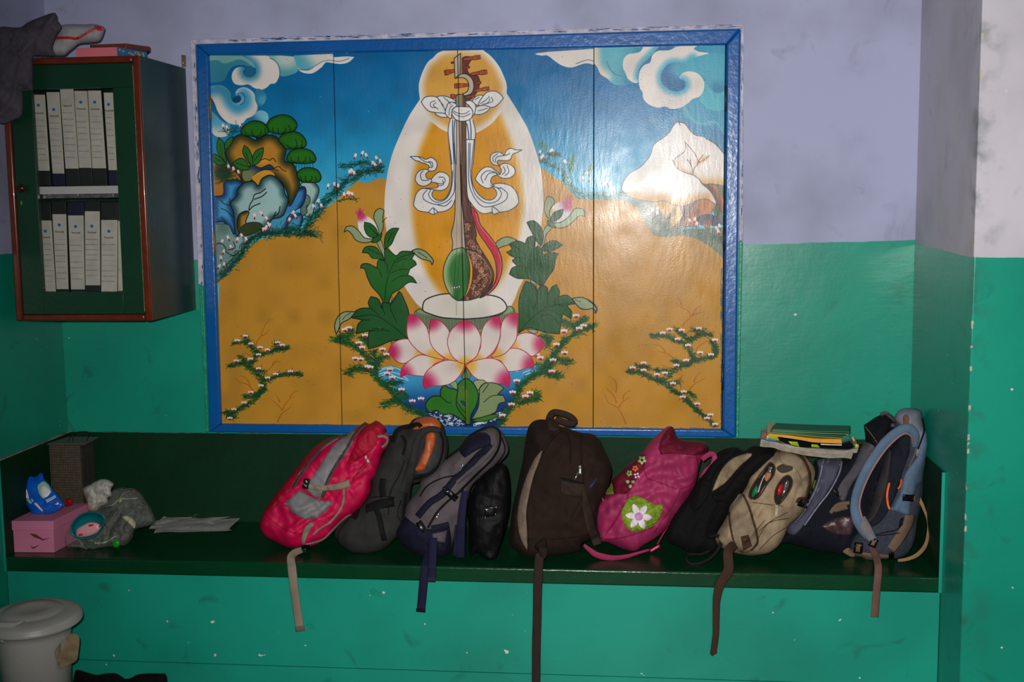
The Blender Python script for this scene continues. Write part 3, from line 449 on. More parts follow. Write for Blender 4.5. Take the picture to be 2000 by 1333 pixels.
def struct(o): o['kind'] = 'structure'; return o
def box(name, lo, hi, m, parent=None, bev=0, seg=2, label=None):
    x0, y0, z0 = lo; x1, y1, z1 = hi
    V = [(x, y, z) for x in (x0, x1) for y in (y0, y1) for z in (z0, z1)]
    Fc = [(0, 1, 3, 2), (4, 6, 7, 5), (0, 4, 5, 1), (2, 3, 7, 6), (0, 2, 6, 4), (1, 5, 7, 3)]
    o = mesh(name, V, Fc, m, parent, label=label)
    if bev: bevel(o, bev, seg)
    return o
def bevel(o, w_, seg=2):
    bm = bmesh.new(); bm.from_mesh(o.data); r = bmesh.ops.bevel(bm, geom=list(bm.edges), offset=w_, segments=seg, affect='EDGES', profile=.5, clamp_overlap=True)
    for f in r['faces']: f.smooth = True
    bm.to_mesh(o.data); bm.free(); o.data.update()
def prism(name, F4, m, parent, Yb, bev=0, label=None):
    """front outline of world points, pushed straight back to Y = Yb"""
    F4 = [np.array(p) for p in F4]; B = [np.array((p[0], Yb, p[2])) for p in F4]; n = len(F4)
    o = mesh(name, F4+B, [tuple(range(n)), tuple(range(2*n-1, n-1, -1))]+[(i, (i+1) % n, n+(i+1) % n, n+i) for i in range(n)], m, parent, label=label)
    if bev: bevel(o, bev, 2)
    return o
def plan(name, P, z0, z1, m, parent, bev=0, label=None):
    n = len(P); V = [(p[0], p[1], z0) for p in P]+[(p[0], p[1], z1) for p in P]
    o = mesh(name, V, [tuple(range(n)), tuple(range(2*n-1, n-1, -1))]+[(i, (i+1) % n, n+(i+1) % n, n+i) for i in range(n)], m, parent, label=label)
    if bev: bevel(o, bev, 2)
    return o
def lathe(name, prof, c, m, parent, seg=48, label=None, tilt=None):
    V = []; Fc = []
    for r_, z in prof:
        for k in range(seg):
            a = 2*math.pi*k/seg; V.append(Vector((r_*math.cos(a), r_*math.sin(a), z)))
    if tilt is not None: V = [tilt @ v for v in V]
    V = [v+Vector(c) for v in V]
    for i in range(len(prof)-1):
        for k in range(seg): Fc.append((i*seg+k, i*seg+(k+1) % seg, (i+1)*seg+(k+1) % seg, (i+1)*seg+k))
    Fc.append(tuple(range(seg-1, -1, -1))); Fc.append(tuple((len(prof)-1)*seg+k for k in range(seg)))
    return mesh(name, V, Fc, m, parent, True, label)
# soft things: an outline in the photograph gets its own plane, depth and bulge
def pdist(P, Q):
    D = np.full(len(P), 1e9); ins = np.zeros(len(P), bool); B = np.roll(Q, -1, 0)
    for a, b in zip(Q, B):
        d = b-a; L = max(1e-9, d@d); t = np.clip(((P-a)@d)/L, 0, 1); D = np.minimum(D, np.hypot(*(P-a-t[:, None]*d).T))
        if (a[1] <= P[0:1, 1]).size: pass
        m = (a[1] <= P[:, 1]) != (b[1] <= P[:, 1])
        with np.errstate(divide='ignore', invalid='ignore'): x = a[0]+(P[:, 1]-a[1])*(b[0]-a[0])/(b[1]-a[1] if b[1] != a[1] else 1e-9)
        ins ^= m & (x > P[:, 0])
    return D, ins
def tri(Q, step, insets=(1.5, 4)):
    """outline points + inside points -> triangles"""
    lo, hi = Q.min(0), Q.max(0)
    gx = np.arange(lo[0], hi[0], step); gy = np.arange(lo[1], hi[1], step*.87); G = []
    for j, y in enumerate(gy):
        for x in gx: G.append((x+(step/2 if j % 2 else 0), y))
    G = np.array(G); D, ins = pdist(G, Q); G = G[ins & (D > (insets[-1] if insets else 0)+step*.5)]
    T = np.roll(Q, -1, 0)-np.roll(Q, 1, 0); T /= np.maximum(1e-9, np.hypot(*T.T))[:, None]; Nn = np.stack([-T[:, 1], T[:, 0]], 1)
    pts = [G]
    for d in insets:
        C = Q[::(1 if d < 2 else 2)]; n = Nn[::(1 if d < 2 else 2)]
        for s in (1, -1):
            C2 = C+n*d*s; D2, i2 = pdist(C2, Q); pts.append(C2[i2 & (D2 > d*.9)])
    P = np.vstack([Q]+pts)
    co, _, fa, _, _, _ = delaunay_2d_cdt([Vector(p) for p in P], [], [list(range(len(Q)))], 1, 1e-4)
    return np.array([tuple(c) for c in co]), fa
def nz(x, y, z=0): return noise.noise(Vector((x, y, z)))
class Soft:
    def __init__(s, outline, Y0, T, R=30, Tb=.06, lean=0., side=0., amp=.006, fs=40, fdir=(1, .35), seed=0, clampz=.002, zones=()):
        s.Q = smooth(outline, True, 4); s.Y0 = Y0; s.T = T; s.R = R; s.Tb = Tb; s.lean = lean; s.side = side; s.amp = amp; s.fs = fs; s.fd = fdir; s.seed = seed; s.cz = clampz; s.zones = zones
        s.yb = s.Q[:, 1].max(); s.xc = s.Q[:, 0].mean()
    def Y(s, P): return np.minimum(s.Y0+s.lean*(s.yb-P[:, 1])+s.side*(P[:, 0]-s.xc), -.02)
    def h(s, P):
        D, ins = pdist(P, s.Q); D = np.where(ins, D, 0); u = np.clip(D/s.R, 0, 1); prof = (1-(1-u)**2.3)**(1/2.3)
        H = s.T*prof
        fx, fy = s.fd
        w_ = np.array([(1-abs(nz((p[0]*fx+p[1]*fy)/s.fs+.8*nz(p[0]/60, p[1]/60, 3), (p[1]*fx-p[0]*fy)/(s.fs*2.6), s.seed))*3.2)*.8+(.6-abs(nz((p[0]*fy-p[1]*fx)/(s.fs*.7)+9, (p[0]*fx+p[1]*fy)/(s.fs*1.8), s.seed+3))*2.2)*.6+.55*nz(p[0]/(s.fs*.35), p[1]/(s.fs*.5), s.seed+7) for p in P])
        return H+s.amp*w_*np.clip(D/10, 0, 1)
    def base(s, P, off=0., H=None):
        P = A2(P); d = rays(P); t = (s.Y(P)-CAM[1])/d[:, 1]; W = CAM+d*t[:, None]; dn = d/np.linalg.norm(d, axis=1)[:, None]
        return s.fix(W-dn*((s.h(P) if H is None else H)+off)[:, None])
    def fix(s, W):
        W[:, 2] = np.maximum(W[:, 2], s.cz); W[:, 1] = np.minimum(W[:, 1], -.012); W[:, 0] = np.minimum(W[:, 0], 2.545); W[:, 0] = np.maximum(W[:, 0], -.9); return W
    def build(s, name, m, parent, step=5, label=None):
        P, fa = tri(s.Q, step); H = s.h(P); D, _ = pdist(P, s.Q); n = len(P)
        # points on the outline sit on the mid plane
        edge = D < .3; H = np.where(edge, 0, H)
        Fr = s.base(P, 0., H); u = np.clip(D/s.R, 0, 1); Bk = s.base(P, 0., -s.Tb*(1-(1-u)**2.3)**(1/2.3))
        idx = np.arange(n)+n; idx[edge] = np.arange(n)[edge]
        faces = list(fa)+[tuple(int(idx[i]) for i in f[::-1]) for f in fa]
        me = bpy.data.meshes.new(name); off = root_loc(parent); V = np.vstack([Fr, Bk])-np.array(off)
        me.from_pydata(V.tolist(), [], faces); me.materials.append(m)
        bm = bmesh.new(); bm.from_mesh(me); bmesh.ops.delete(bm, geom=[v for v in bm.verts if not v.link_faces], context='VERTS'); bmesh.ops.recalc_face_normals(bm, faces=bm.faces); bm.to_mesh(me); bm.free()
        me.polygons.foreach_set('use_smooth', [True]*len(me.polygons)); o = link(name, me, parent)
        if label: o['label'] = label
        return o
    def patch(s, name, outline, m, parent, off=.004, puff=0., R=12, step=4.5, label=None, sink=.003):
        Q = smooth(outline, True, 3); P, fa = tri(Q, step, (1.1,)); D, _ = pdist(P, Q); edge = D < .3; u = np.clip(D/R, 0, 1)
        W = s.base(P, np.where(edge, -sink, off+puff*(1-(1-u)**2)**.5)); Wb = s.base(P[edge], -sink-.002)
        return mesh(name, W, fa, m, parent, True, label)
    def ribbon(s, name, path, width, m, parent, off=.003, th=.002, label=None, Ys=None, rnd=False, taper=None):
        """a strap along a pixel path; Ys = depths of its control points when it hangs clear of the bag"""
        pts, co = pp(path); C = smooth((pts, co), False, 4.0); n = len(C)
        c = CR[firstcrop(path)][2]; wpx = width/c
        T = np.gradient(C, axis=0); T /= np.maximum(1e-9, np.hypot(*T.T))[:, None]; Nn = np.stack([-T[:, 1], T[:, 0]], 1)
        prof = [(-.5, 0), (-.42, 1), (0, 1.15), (.42, 1), (.5, 0), (.42, -1), (-.42, -1)] if not rnd else [(.5*math.cos(a), math.sin(a)) for a in np.linspace(0, 2*math.pi, 9)[:-1]]
        if Ys is not None:
            cum = np.r_[0, np.cumsum(np.hypot(*np.diff(pts, axis=0).T))]; cc = np.r_[0, np.cumsum(np.hypot(*np.diff(C, axis=0).T))]; Yd = np.interp(cc/cc[-1], cum/cum[-1] if len(Ys) == len(pts) else np.linspace(0, 1, len(Ys)), Ys)
        V = []; k = len(prof); wf = np.ones(n) if taper is None else np.interp(np.linspace(0, 1, n), np.linspace(0, 1, len(taper)), taper)
        for a, b in prof:
            P = C+Nn*(a*wpx*wf)[:, None]
            if Ys is None: W = s.base(P, off+th*b)
            else:
                d = rays(P); W = CAM+d*((Yd-CAM[1])/d[:, 1])[:, None]; W = W-(d/np.linalg.norm(d, axis=1)[:, None])*(th*b)
            V.append(W)
        V = np.stack(V, 1).reshape(-1, 3); Fc = [(i*k+j, i*k+(j+1) % k, (i+1)*k+(j+1) % k, (i+1)*k+j) for i in range(n-1) for j in range(k)]
        Fc += [tuple(range(k)), tuple((n-1)*k+j for j in range(k-1, -1, -1))]
        return mesh(name, V, Fc, m, parent, True, label)
def bagthing(name, label, cat, outline, Y0, group=None, **k):
    s = Soft(outline, Y0, **k); i = s.Q[:, 1].argmax(); b = onY(s.Q[i], Y0)[0]; t = thing(name, label, cat, (b[0], Y0, max(s.cz-.002, b[2]) if s.cz > -5 else b[2]), group); return s, t

# ================================================================ the room
def wallmat(key, axis, a, b, upper, lower, edge=None):
    """two coats of paint meeting at height a + b*axis, dull above, glossy enamel below"""
    m = bpy.data.materials.new(key); m.use_nodes = True; N = m.node_tree.nodes; Lk = m.node_tree.links; B = N['Principled BSDF']
    g = N.new('ShaderNodeNewGeometry'); sx = N.new('ShaderNodeSeparateXYZ'); Lk.new(g.outputs['Position'], sx.inputs[0])
    def math_(op, x, y=None, z=None):
        n = N.new('ShaderNodeMath'); n.operation = op
        for i, q in enumerate((x, y, z)):
            if q is None: continue
            if isinstance(q, (int, float)): n.inputs[i].default_value = q
            else: Lk.new(q, n.inputs[i])
        return n.outputs[0]
    def noise_(sc, det=3, vec=None, dist=0):
        n = N.new('ShaderNodeTexNoise'); n.inputs['Scale'].default_value = sc; n.inputs['Detail'].default_value = det; n.inputs['Distortion'].default_value = dist; Lk.new(vec or g.outputs['Position'], n.inputs['Vector']); return n.outputs['Fac']
    def mixc(f, c1, c2):
        n = N.new('ShaderNodeMix'); n.data_type = 'RGBA'
        if isinstance(f, (int, float)): n.inputs[0].default_value = f
        else: Lk.new(f, n.inputs[0])
        for i, c in ((6, c1), (7, c2)):
            if isinstance(c, tuple): n.inputs[i].default_value = tuple(lin(c))+(1,)
            else: Lk.new(c, n.inputs[i])
        return n.outputs[2]
    def ramp(v, lo, hi, o0=0., o1=1.):
        n = N.new('ShaderNodeMapRange'); Lk.new(v, n.inputs[0]); n.inputs[1].default_value = lo; n.inputs[2].default_value = hi; n.inputs[3].default_value = o0; n.inputs[4].default_value = o1; return n.outputs[0]
    h = math_('SUBTRACT', sx.outputs['Z'], math_('MULTIPLY_ADD', sx.outputs[axis], b, a)); h = math_('ADD', h, math_('MULTIPLY', math_('SUBTRACT', noise_(14, 2), .5), .008))
    f = ramp(h, -.0007, .0007)
    up = mixc(ramp(noise_(3, 5), .45, .75), upper, tuple(c*.86 for c in upper)); up = mixc(ramp(noise_(9, 6, dist=1), .62, .74, 0, .35), up, tuple(c*.72 for c in upper))
    dn = mixc(ramp(noise_(2.2, 5), .4, .75), lower, tuple(c*.87 for c in lower)); dn = mixc(ramp(noise_(7, 6, dist=1), .64, .74, 0, .5), dn, (30, 78, 66))
    col = mixc(f, dn, up)
    col = mixc(ramp(noise_(44, 1), .80, .805), col, (205, 205, 195))
    if edge:
        dd = math_('MAXIMUM', math_('ABSOLUTE', math_('SUBTRACT', sx.outputs['X'], edge[0])), math_('ABSOLUTE', math_('ADD', sx.outputs['Y'], .743)))
        st = math_('MULTIPLY', ramp(dd, .09, .0, 0, .6), ramp(noise_(12, 5), .5, .68)); col = mixc(st, col, (50, 78, 70))
        e = math_('MULTIPLY', ramp(dd, .007, .004), ramp(noise_(26, 3), .6, .63)); col = mixc(e, col, (185, 182, 160))
    Lk.new(col, B.inputs['Base Color']); Lk.new(ramp(f, 0, 1, .3, .75), B.inputs['Roughness']); B.inputs['Specular IOR Level'].default_value = .5
    mp = N.new('ShaderNodeMapping'); mp.inputs['Scale'].default_value = (14, 14, 90); Lk.new(g.outputs['Position'], mp.inputs[0])
    hh = math_('ADD', math_('MULTIPLY', noise_(1, 4, mp.outputs[0]), .22), math_('ADD', math_('MULTIPLY', noise_(9, 3), 1.2), math_('MULTIPLY', noise_(90, 2), .16)))
    bp = N.new('ShaderNodeBump'); bp.inputs['Strength'].default_value = .4; bp.inputs['Distance'].default_value = .0025; Lk.new(hh, bp.inputs['Height']); Lk.new(bp.outputs[0], B.inputs['Normal'])
    return m
LIL, LILG, TEAL = (165, 169, 200), (196, 192, 202), (20, 146, 122)
XL, XR, ZB, DS, ZF, ZC = -.5602, 2.5522, .3375, .504, -.45, 2.6
wb = struct(box('wall_back', (XL-.1, 0, ZF), (XR+.1, .12, ZC), wallmat('paint_back_wall', 'X', .991, .0196, LIL, TEAL)))
wl = struct(box('wall_left', (XL-.1, -3.6, ZF), (XL, 0, ZC), wallmat('paint_left_wall', 'Y', 1.024, -.02, LIL, TEAL)))
wr = struct(box('wall_right', (XR, -.743, ZF), (4.2, 0, ZC), wallmat('paint_right_pier', 'Y', 1.026, .012, LILG, TEAL, edge=(XR,))))
bevel(wr, .004, 2)
struct(box('floor', (XL-.1, -5.5, ZF-.05), (4.2, .12, ZF), mat('grey_floor', (70, 68, 62), .6, .3, 40, .2, 3)))
struct(box('ceiling', (XL-.1, -3.6, ZC), (4.2, .12, ZC+.05), mat('ceiling_white', (200, 200, 205), .8)))

# the built-in bench
DG = mat('dark_green_enamel', (2, 58, 31), .26, .5, 26, .16, 5, mapping=(1, 1, 3), bdist=.003)
DGB = mat('dark_green_backrest', (2, 47, 24), .6, .4, 30, .2, 5, spec=.18, bdist=.003)
bench = thing('bench', 'long built-in masonry bench with dark green enamel seat below the mural', 'bench', (1.0, -.25, ZF))
box('seat_slab', (XL+.001, -DS, -.0515), (XR-.001, -.006, 0), DG, bench, .006, 3, label='dark green glossy seat slab')
front = wallmat('paint_bench_front', 'X', 5, 0, TEAL, (24, 152, 130))
box('front_panel', (XL+.002, -DS+.012, -.362), (XR-.002, -DS+.1, -.0515), front, bench, label='light green plastered front')
box('plinth', (XL+.002, -DS+.008, ZF), (XR-.002, -DS+.1, -.3635), front, bench, label='light green plinth')
struct(box('trim_1', (XL+.008, -.0065, -.03), (XR-.008, -.0005, ZB), DGB, None, .002, 2))
struct(box('trim_2', (XL+.0005, -DS, .001), (XL+.008, -.0005, ZB), DGB, None, .002, 2))
struct(box('trim_3', (XR-.008, -DS, .001), (XR-.0005, -.0005, ZB), DGB, None, .002, 2))
ledge = mat('worn_ledge', (70, 98, 84), .8, .4, 60, .5, 30)
struct(box('trim_4', (XL+.0005, -DS, ZB), (XL+.012, -.0005, ZB+.0045), mat('worn_ledge_pale', (130, 146, 130), .8, .4, 60, .5, 30)))
struct(box('trim_6', (XR-.010, -DS-.003, -.05), (XR-.0003, -DS-.0004, ZB), front)); struct(box('trim_7', (XL+.0003, -DS-.003, -.05), (XL+.008, -DS-.0004, ZB), front))
vs, fs_ = [], []
for k in range(60):
    x = XL+.01+random.random()*(XR-XL-.14); b0 = len(vs); a, c_ = (x, -.004-.002*random.random(), ZB-.001), (x+random.uniform(.02, .09), -.0005, ZB+random.uniform(.0005, .0035))
    vs += [(X, Y, Z) for X in (a[0], c_[0]) for Y in (a[1], c_[1]) for Z in (a[2], c_[2])]; fs_ += [tuple(b0+i for i in f) for f in ((0, 1, 3, 2), (4, 6, 7, 5), (0, 4, 5, 1), (2, 3, 7, 6), (0, 2, 6, 4), (1, 5, 7, 3))]
struct(mesh('trim_5', vs, fs_, ledge))

# ---------------------------------------------------------------- painted shutters
sh = thing('painted_shutters', 'four wooden shutter panels painted with a lute on a lotus in a blue frame', 'mural', (1.0, -.01, .34))
nt = None
mm = bpy.data.materials.new('mural_paint'); mm.use_nodes = True; N = mm.node_tree.nodes; Lk = mm.node_tree.links; B = N['Principled BSDF']
ti = N.new('ShaderNodeTexImage'); ti.image = img; ti.extension = 'EXTEND'; Lk.new(ti.outputs[0], B.inputs['Base Color'])
g = N.new('ShaderNodeNewGeometry'); mp = N.new('ShaderNodeMapping'); mp.inputs['Rotation'].default_value = (0, .6, 0); mp.inputs['Scale'].default_value = (70, 70, 18); Lk.new(g.outputs['Position'], mp.inputs[0])
n1 = N.new('ShaderNodeTexNoise'); n1.inputs['Scale'].default_value = 1; n1.inputs['Detail'].default_value = 5; Lk.new(mp.outputs[0], n1.inputs['Vector'])
n2 = N.new('ShaderNodeTexNoise'); n2.inputs['Scale'].default_value = 170; n2.inputs['Detail'].default_value = 2; Lk.new(g.outputs['Position'], n2.inputs['Vector'])
ad = N.new('ShaderNodeMath'); ad.operation = 'MULTIPLY_ADD'; ad.inputs[1].default_value = .35; Lk.new(n2.outputs['Fac'], ad.inputs[0]); Lk.new(n1.outputs['Fac'], ad.inputs[2])
bp = N.new('ShaderNodeBump'); bp.inputs['Strength'].default_value = .45; bp.inputs['Distance'].default_value = .0010; Lk.new(ad.outputs[0], bp.inputs['Height']); Lk.new(bp.outputs[0], B.inputs['Normal'])
n3 = N.new('ShaderNodeTexNoise'); n3.inputs['Scale'].default_value = 9; n3.inputs['Detail'].default_value = 6; Lk.new(g.outputs['Position'], n3.inputs['Vector'])
mr = N.new('ShaderNodeMapRange'); mr.inputs[1].default_value = .35; mr.inputs[2].default_value = .65; mr.inputs[3].default_value = .22; mr.inputs[4].default_value = .33; B.inputs['Specular IOR Level'].default_value = .23; Lk.new(n3.outputs['Fac'], mr.inputs[0]); Lk.new(mr.outputs[0], B.inputs['Roughness'])
BLUE = mat('blue_gloss_paint', (10, 86, 158), .25, .3, 55, .12, 5, mapping=(1, 1, 1), bdist=.003)
GAP = mat('shutter_gap_dark', (14, 14, 12), .9)
PLA = mat('chipped_white_plaster', (190, 186, 205), .8, .8, 90, .3, 40, bdist=.004)
YF = -.030
xt = [408.5, 651, 893.5, 1160, 1417]; xb = [431.5, 668, 910.5, 1158.5, 1409.5]
def yt(x): return 108-(x-407)*20.5/1011
def yb_(x): return 828+(x-432)*10/978
for i in range(4):
    q = onY([(xt[i]+.7, yt(xt[i])), (xt[i+1]-.7, yt(xt[i+1])), (xb[i+1]-.7, yb_(xb[i+1])), (xb[i]+.7, yb_(xb[i]))], YP)
    o = prism('shutter_panel', q, mm, sh, -.001, .0012)
    me = o.data; uv = me.uv_layers.new(name='uv'); off = root_loc(sh)
    for l in me.loops:
        v = me.vertices[l.vertex_index].co+off; uv.data[l.index].uv = ((v.x-MX0)*RES/MW, 1-(MZ1-v.z)*RES/MH)
    o['label'] = ['leftmost panel with rocks and pine crowns', 'panel with the left half of the halo and left bouquet', 'panel with the lute body and right bouquet', 'rightmost panel with the white mountain'][i]
q = onY([(400, 100), (1425, 80), (1418, 845), (424, 836)], -.004); prism('backing_board', q, GAP, sh, -.0005)
def rail(lbl, P):
    q = onY(P, YF); o = prism('frame_rail', q, BLUE, sh, -.0005, .0); bevel(o, .007, 4); o['label'] = lbl
rail('top blue rail', [(381, 86), (1447, 55.5), (1419, 87.5), (406, 107.5)])
rail('bottom blue rail', [(431, 829), (1411.5, 839.5), (1437, 856), (408.5, 845)])
rail('left blue rail', [(381, 86), (406, 107.5), (431, 829), (408.5, 846)])
rail('right blue rail', [(1447, 55.5), (1437, 857), (1411.5, 839.5), (1419, 87.5)])
def plast(P): q = onY(P, -.011); o = prism('plaster_edge', q, PLA, sh, -.0005, .003)
plast([(371, 77), (1453, 47), (1447, 56), (381, 87)]); plast([(371, 77), (381, 87), (397, 560), (387, 555)]); plast([(1447, 56), (1453, 47), (1452, 470), (1443, 470)])
GE = mat('green_painted_plaster', (24, 140, 112), .4, .8, 90, .2, 30, bdist=.004)
def plast2(P): q = onY(P, -.009); o = prism('plaster_edge', q, GE, sh, -.0005, .003)
plast2([(388, 556), (397, 560), (408, 846), (402, 846)]); plast2([(1443, 471), (1451, 471), (1443, 856), (1437, 857)])
BLS = mat('blue_paint_smear', (26, 84, 150), .4, .6, 90, .3, 40)
sm = []
vs, fs_ = [], []
for k in range(150):
    side = random.random()
    if side < .62: t = random.random(); x = 440+t*1000; y = 83-(x-381)*30/1066+random.uniform(-2, 3)-3.5; P = [(x, y), (x+random.uniform(4, 26), y-.6), (x+random.uniform(4, 20), y+random.uniform(.5, 1.6)), (x, y+1)]
    elif side < .85: y = random.uniform(110, 560); x = 378+(y-86)*16/470+random.uniform(-2, 2); P = [(x, y), (x+random.uniform(.5, 2), y), (x+1.4, y+random.uniform(5, 22)), (x, y+6)]
    else: y = random.uniform(80, 460); x = 1448.5+random.uniform(-1.5, 1.5); P = [(x, y), (x+1.5, y), (x+1.2, y+random.uniform(5, 22)), (x, y+8)]
    w_ = onY(P, -.0112); b0 = len(vs); vs += [tuple(a) for a in w_]+[(a[0], -.010, a[2]) for a in w_]; fs_ += [(b0, b0+1, b0+2, b0+3), (b0, b0+4, b0+5, b0+1), (b0+1, b0+5, b0+6, b0+2), (b0+2, b0+6, b0+7, b0+3), (b0+3, b0+7, b0+4, b0)]
o = mesh('paint_smears', vs, fs_, BLS, sh); o['kind'] = 'stuff'
HG = mat('rusty_hinge', (150, 105, 40), .5, .4, 80, .3, 50, metal=.3); HD = mat('dark_hinge', (30, 36, 50), .5)
for (x, y0, y1, m_, l) in ((409.5, 188, 233, HG, 'left upper hinge'), (418, 452, 498, HG, 'left lower hinge'), (1417.5, 168, 218, HD, 'right upper hinge'), (1414.5, 444, 490, HD, 'right middle hinge'), (1411.5, 712, 762, HD, 'right lower hinge')):
    a, b = onY([(x, y0), (x+.5, y1)], -.031); lathe('hinge', [(.0045, 0), (.0045, a[2]-b[2])], (a[0], -.030, b[2]), m_, sh, 10, l)
# ================================================================ wall cabinet with binders
CX0, CX1, CYF, CZ0, CZ1 = -.514, -.034, -.40, .804, 1.684
cab = thing('wall_cabinet', 'dark green wall cabinet with brown moulding and a glazed door full of binders', 'cabinet', (-.27, -.01, CZ0))
CG = mat('cabinet_dark_green', (3, 54, 32), .38, .3, 60, .15, 6); CGS = mat('cabinet_side_green', (10, 50, 46), .42, .3, 50, .2, 5)
BRN = mat('varnished_brown_moulding', (100, 38, 18), .25, .3, 60, .25, 20, mapping=(1, 1, .2), coat=.15)
box('side_panel', (CX1-.016, CYF+.004, CZ0), (CX1, -.0015, CZ1), CGS, cab, .001); box('side_panel', (CX0, CYF+.004, CZ0), (CX0+.016, -.0015, CZ1), CGS, cab, .001)
box('bottom_panel', (CX0+.0165, CYF+.02, CZ0), (CX1-.0165, -.012, CZ0+.016), CG, cab); box('top_panel', (CX0+.0165, CYF+.004, CZ1-.016), (CX1-.0165, -.012, CZ1), CG, cab)
box('back_panel', (CX0+.0165, -.0115, CZ0), (CX1-.0165, -.0015, CZ1), CG, cab)
tw = .022
def mould(lo, hi, l): o = box('moulding', lo, hi, BRN, cab, .006, 3, l)
mould((CX1-tw, CYF-.012, CZ0), (CX1+.002, CYF+.0035, CZ1), 'right brown moulding'); mould((CX0-.002, CYF-.012, CZ0), (CX0+tw, CYF+.0035, CZ1), 'left brown moulding')
mould((CX0+tw+.0005, CYF-.011, CZ1-tw), (CX1-tw-.0005, CYF+.0035, CZ1), 'top brown moulding'); mould((CX0+tw+.0005, CYF-.011, CZ0), (CX1-tw-.0005, CYF+.0035, CZ0+tw), 'bottom brown moulding')
# door with a glazed opening
dq = onY([(62, 170), (222, 176), (240, 571), (84, 571)], CYF); ox0, ox1, oz0, oz1 = dq[[0, 3], 0].mean(), dq[[1, 2], 0].mean(), dq[2:, 2].mean(), dq[:2, 2].mean()
door = box('door', (CX0+tw+.001, CYF-.002, oz1), (CX1-tw-.003, CYF+.016, CZ1-tw-.001), CG, cab, .0008, label='glazed door in dark green frame')
box('stile', (CX0+tw+.001, CYF-.002, CZ0+tw+.001), (ox0, CYF+.016, oz1-.0006), CG, door, .0008); box('stile', (ox1, CYF-.002, CZ0+tw+.001), (CX1-tw-.003, CYF+.016, oz1-.0006), CG, door, .0008)
box('bottom_rail', (ox0+.0005, CYF-.002, CZ0+tw+.001), (ox1-.0005, CYF+.016, oz0), CG, door, .0008)
gm_ = bpy.data.materials.new('door_glass'); gm_.use_nodes = True; gb = gm_.node_tree.nodes['Principled BSDF']; gb.inputs['Base Color'].default_value = (.02, .025, .02, 1); gb.inputs['Alpha'].default_value = .06; gb.inputs['Roughness'].default_value = .04
box('glass_pane', (ox0-.004, CYF+.006, oz0-.004), (ox1+.004, CYF+.009, oz1+.004), gm_, door)
kx = onY((47, 368), CYF)[0]; KN = mat('dark_red_knob', (60, 14, 8), .2)
lathe('knob', [(.006, 0), (.007, .008), (.013, .014), (.015, .02), (.012, .026), (.002, .028)], (kx[0], CYF-.002, kx[2]), KN, door, 24, tilt=Matrix.Rotation(math.pi/2, 3, 'X'))
kh = onY((42, 396), CYF)[0]; box('keyhole', (kh[0]-.003, CYF-.004, kh[2]-.008), (kh[0]+.003, CYF-.0015, kh[2]+.006), mat('brass', (150, 130, 70), .35, metal=.8), door, .001)
hp = mat('brass_piano_hinge', (170, 160, 110), .35, .6, 120, .5, 90, metal=.6)
box('piano_hinge', (CX1-tw-.0028, CYF-.006, CZ0+tw+.01), (CX1-tw-.0004, CYF+.0, CZ1-tw-.01), hp, cab)
shz0, shz1 = onY([(150, 379), (150, 364)], CYF+.03)[:, 2]
WHS = mat('white_shelf_edge', (190, 192, 190), .5, var=.06); TAPE = mat('silver_tape', (190, 190, 190), .22, 1, 60, .4, 60, metal=.9, bdist=.006)
box('shelf', (CX0+.0165, CYF+.03, shz0), (CX1-.0165, -.012, shz1), WHS, cab, label='white inner shelf')
box('tape_strip', (ox0, CYF+.028, shz0-.014), (ox1, CYF+.0298, shz0-.001), TAPE, cab, label='crumpled silver tape')
BK = mat('binder_dark', (24, 30, 27), .5, .3, 90, .2, 20); BKN = mat('binder_navy', (16, 20, 52), .5, .3, 90, .2, 20); LB = mat('binder_label_paper', (196, 192, 182), .45, .3, 60, .12, 25, coat=.3)
INK = mat('printed_ink', (60, 60, 62), .7); LOG = mat('blue_print', (36, 118, 170), .6); LGR = mat('label_side_yellowed', (188, 190, 150), .6); TT = mat('ink_title', (40, 36, 34), .7)
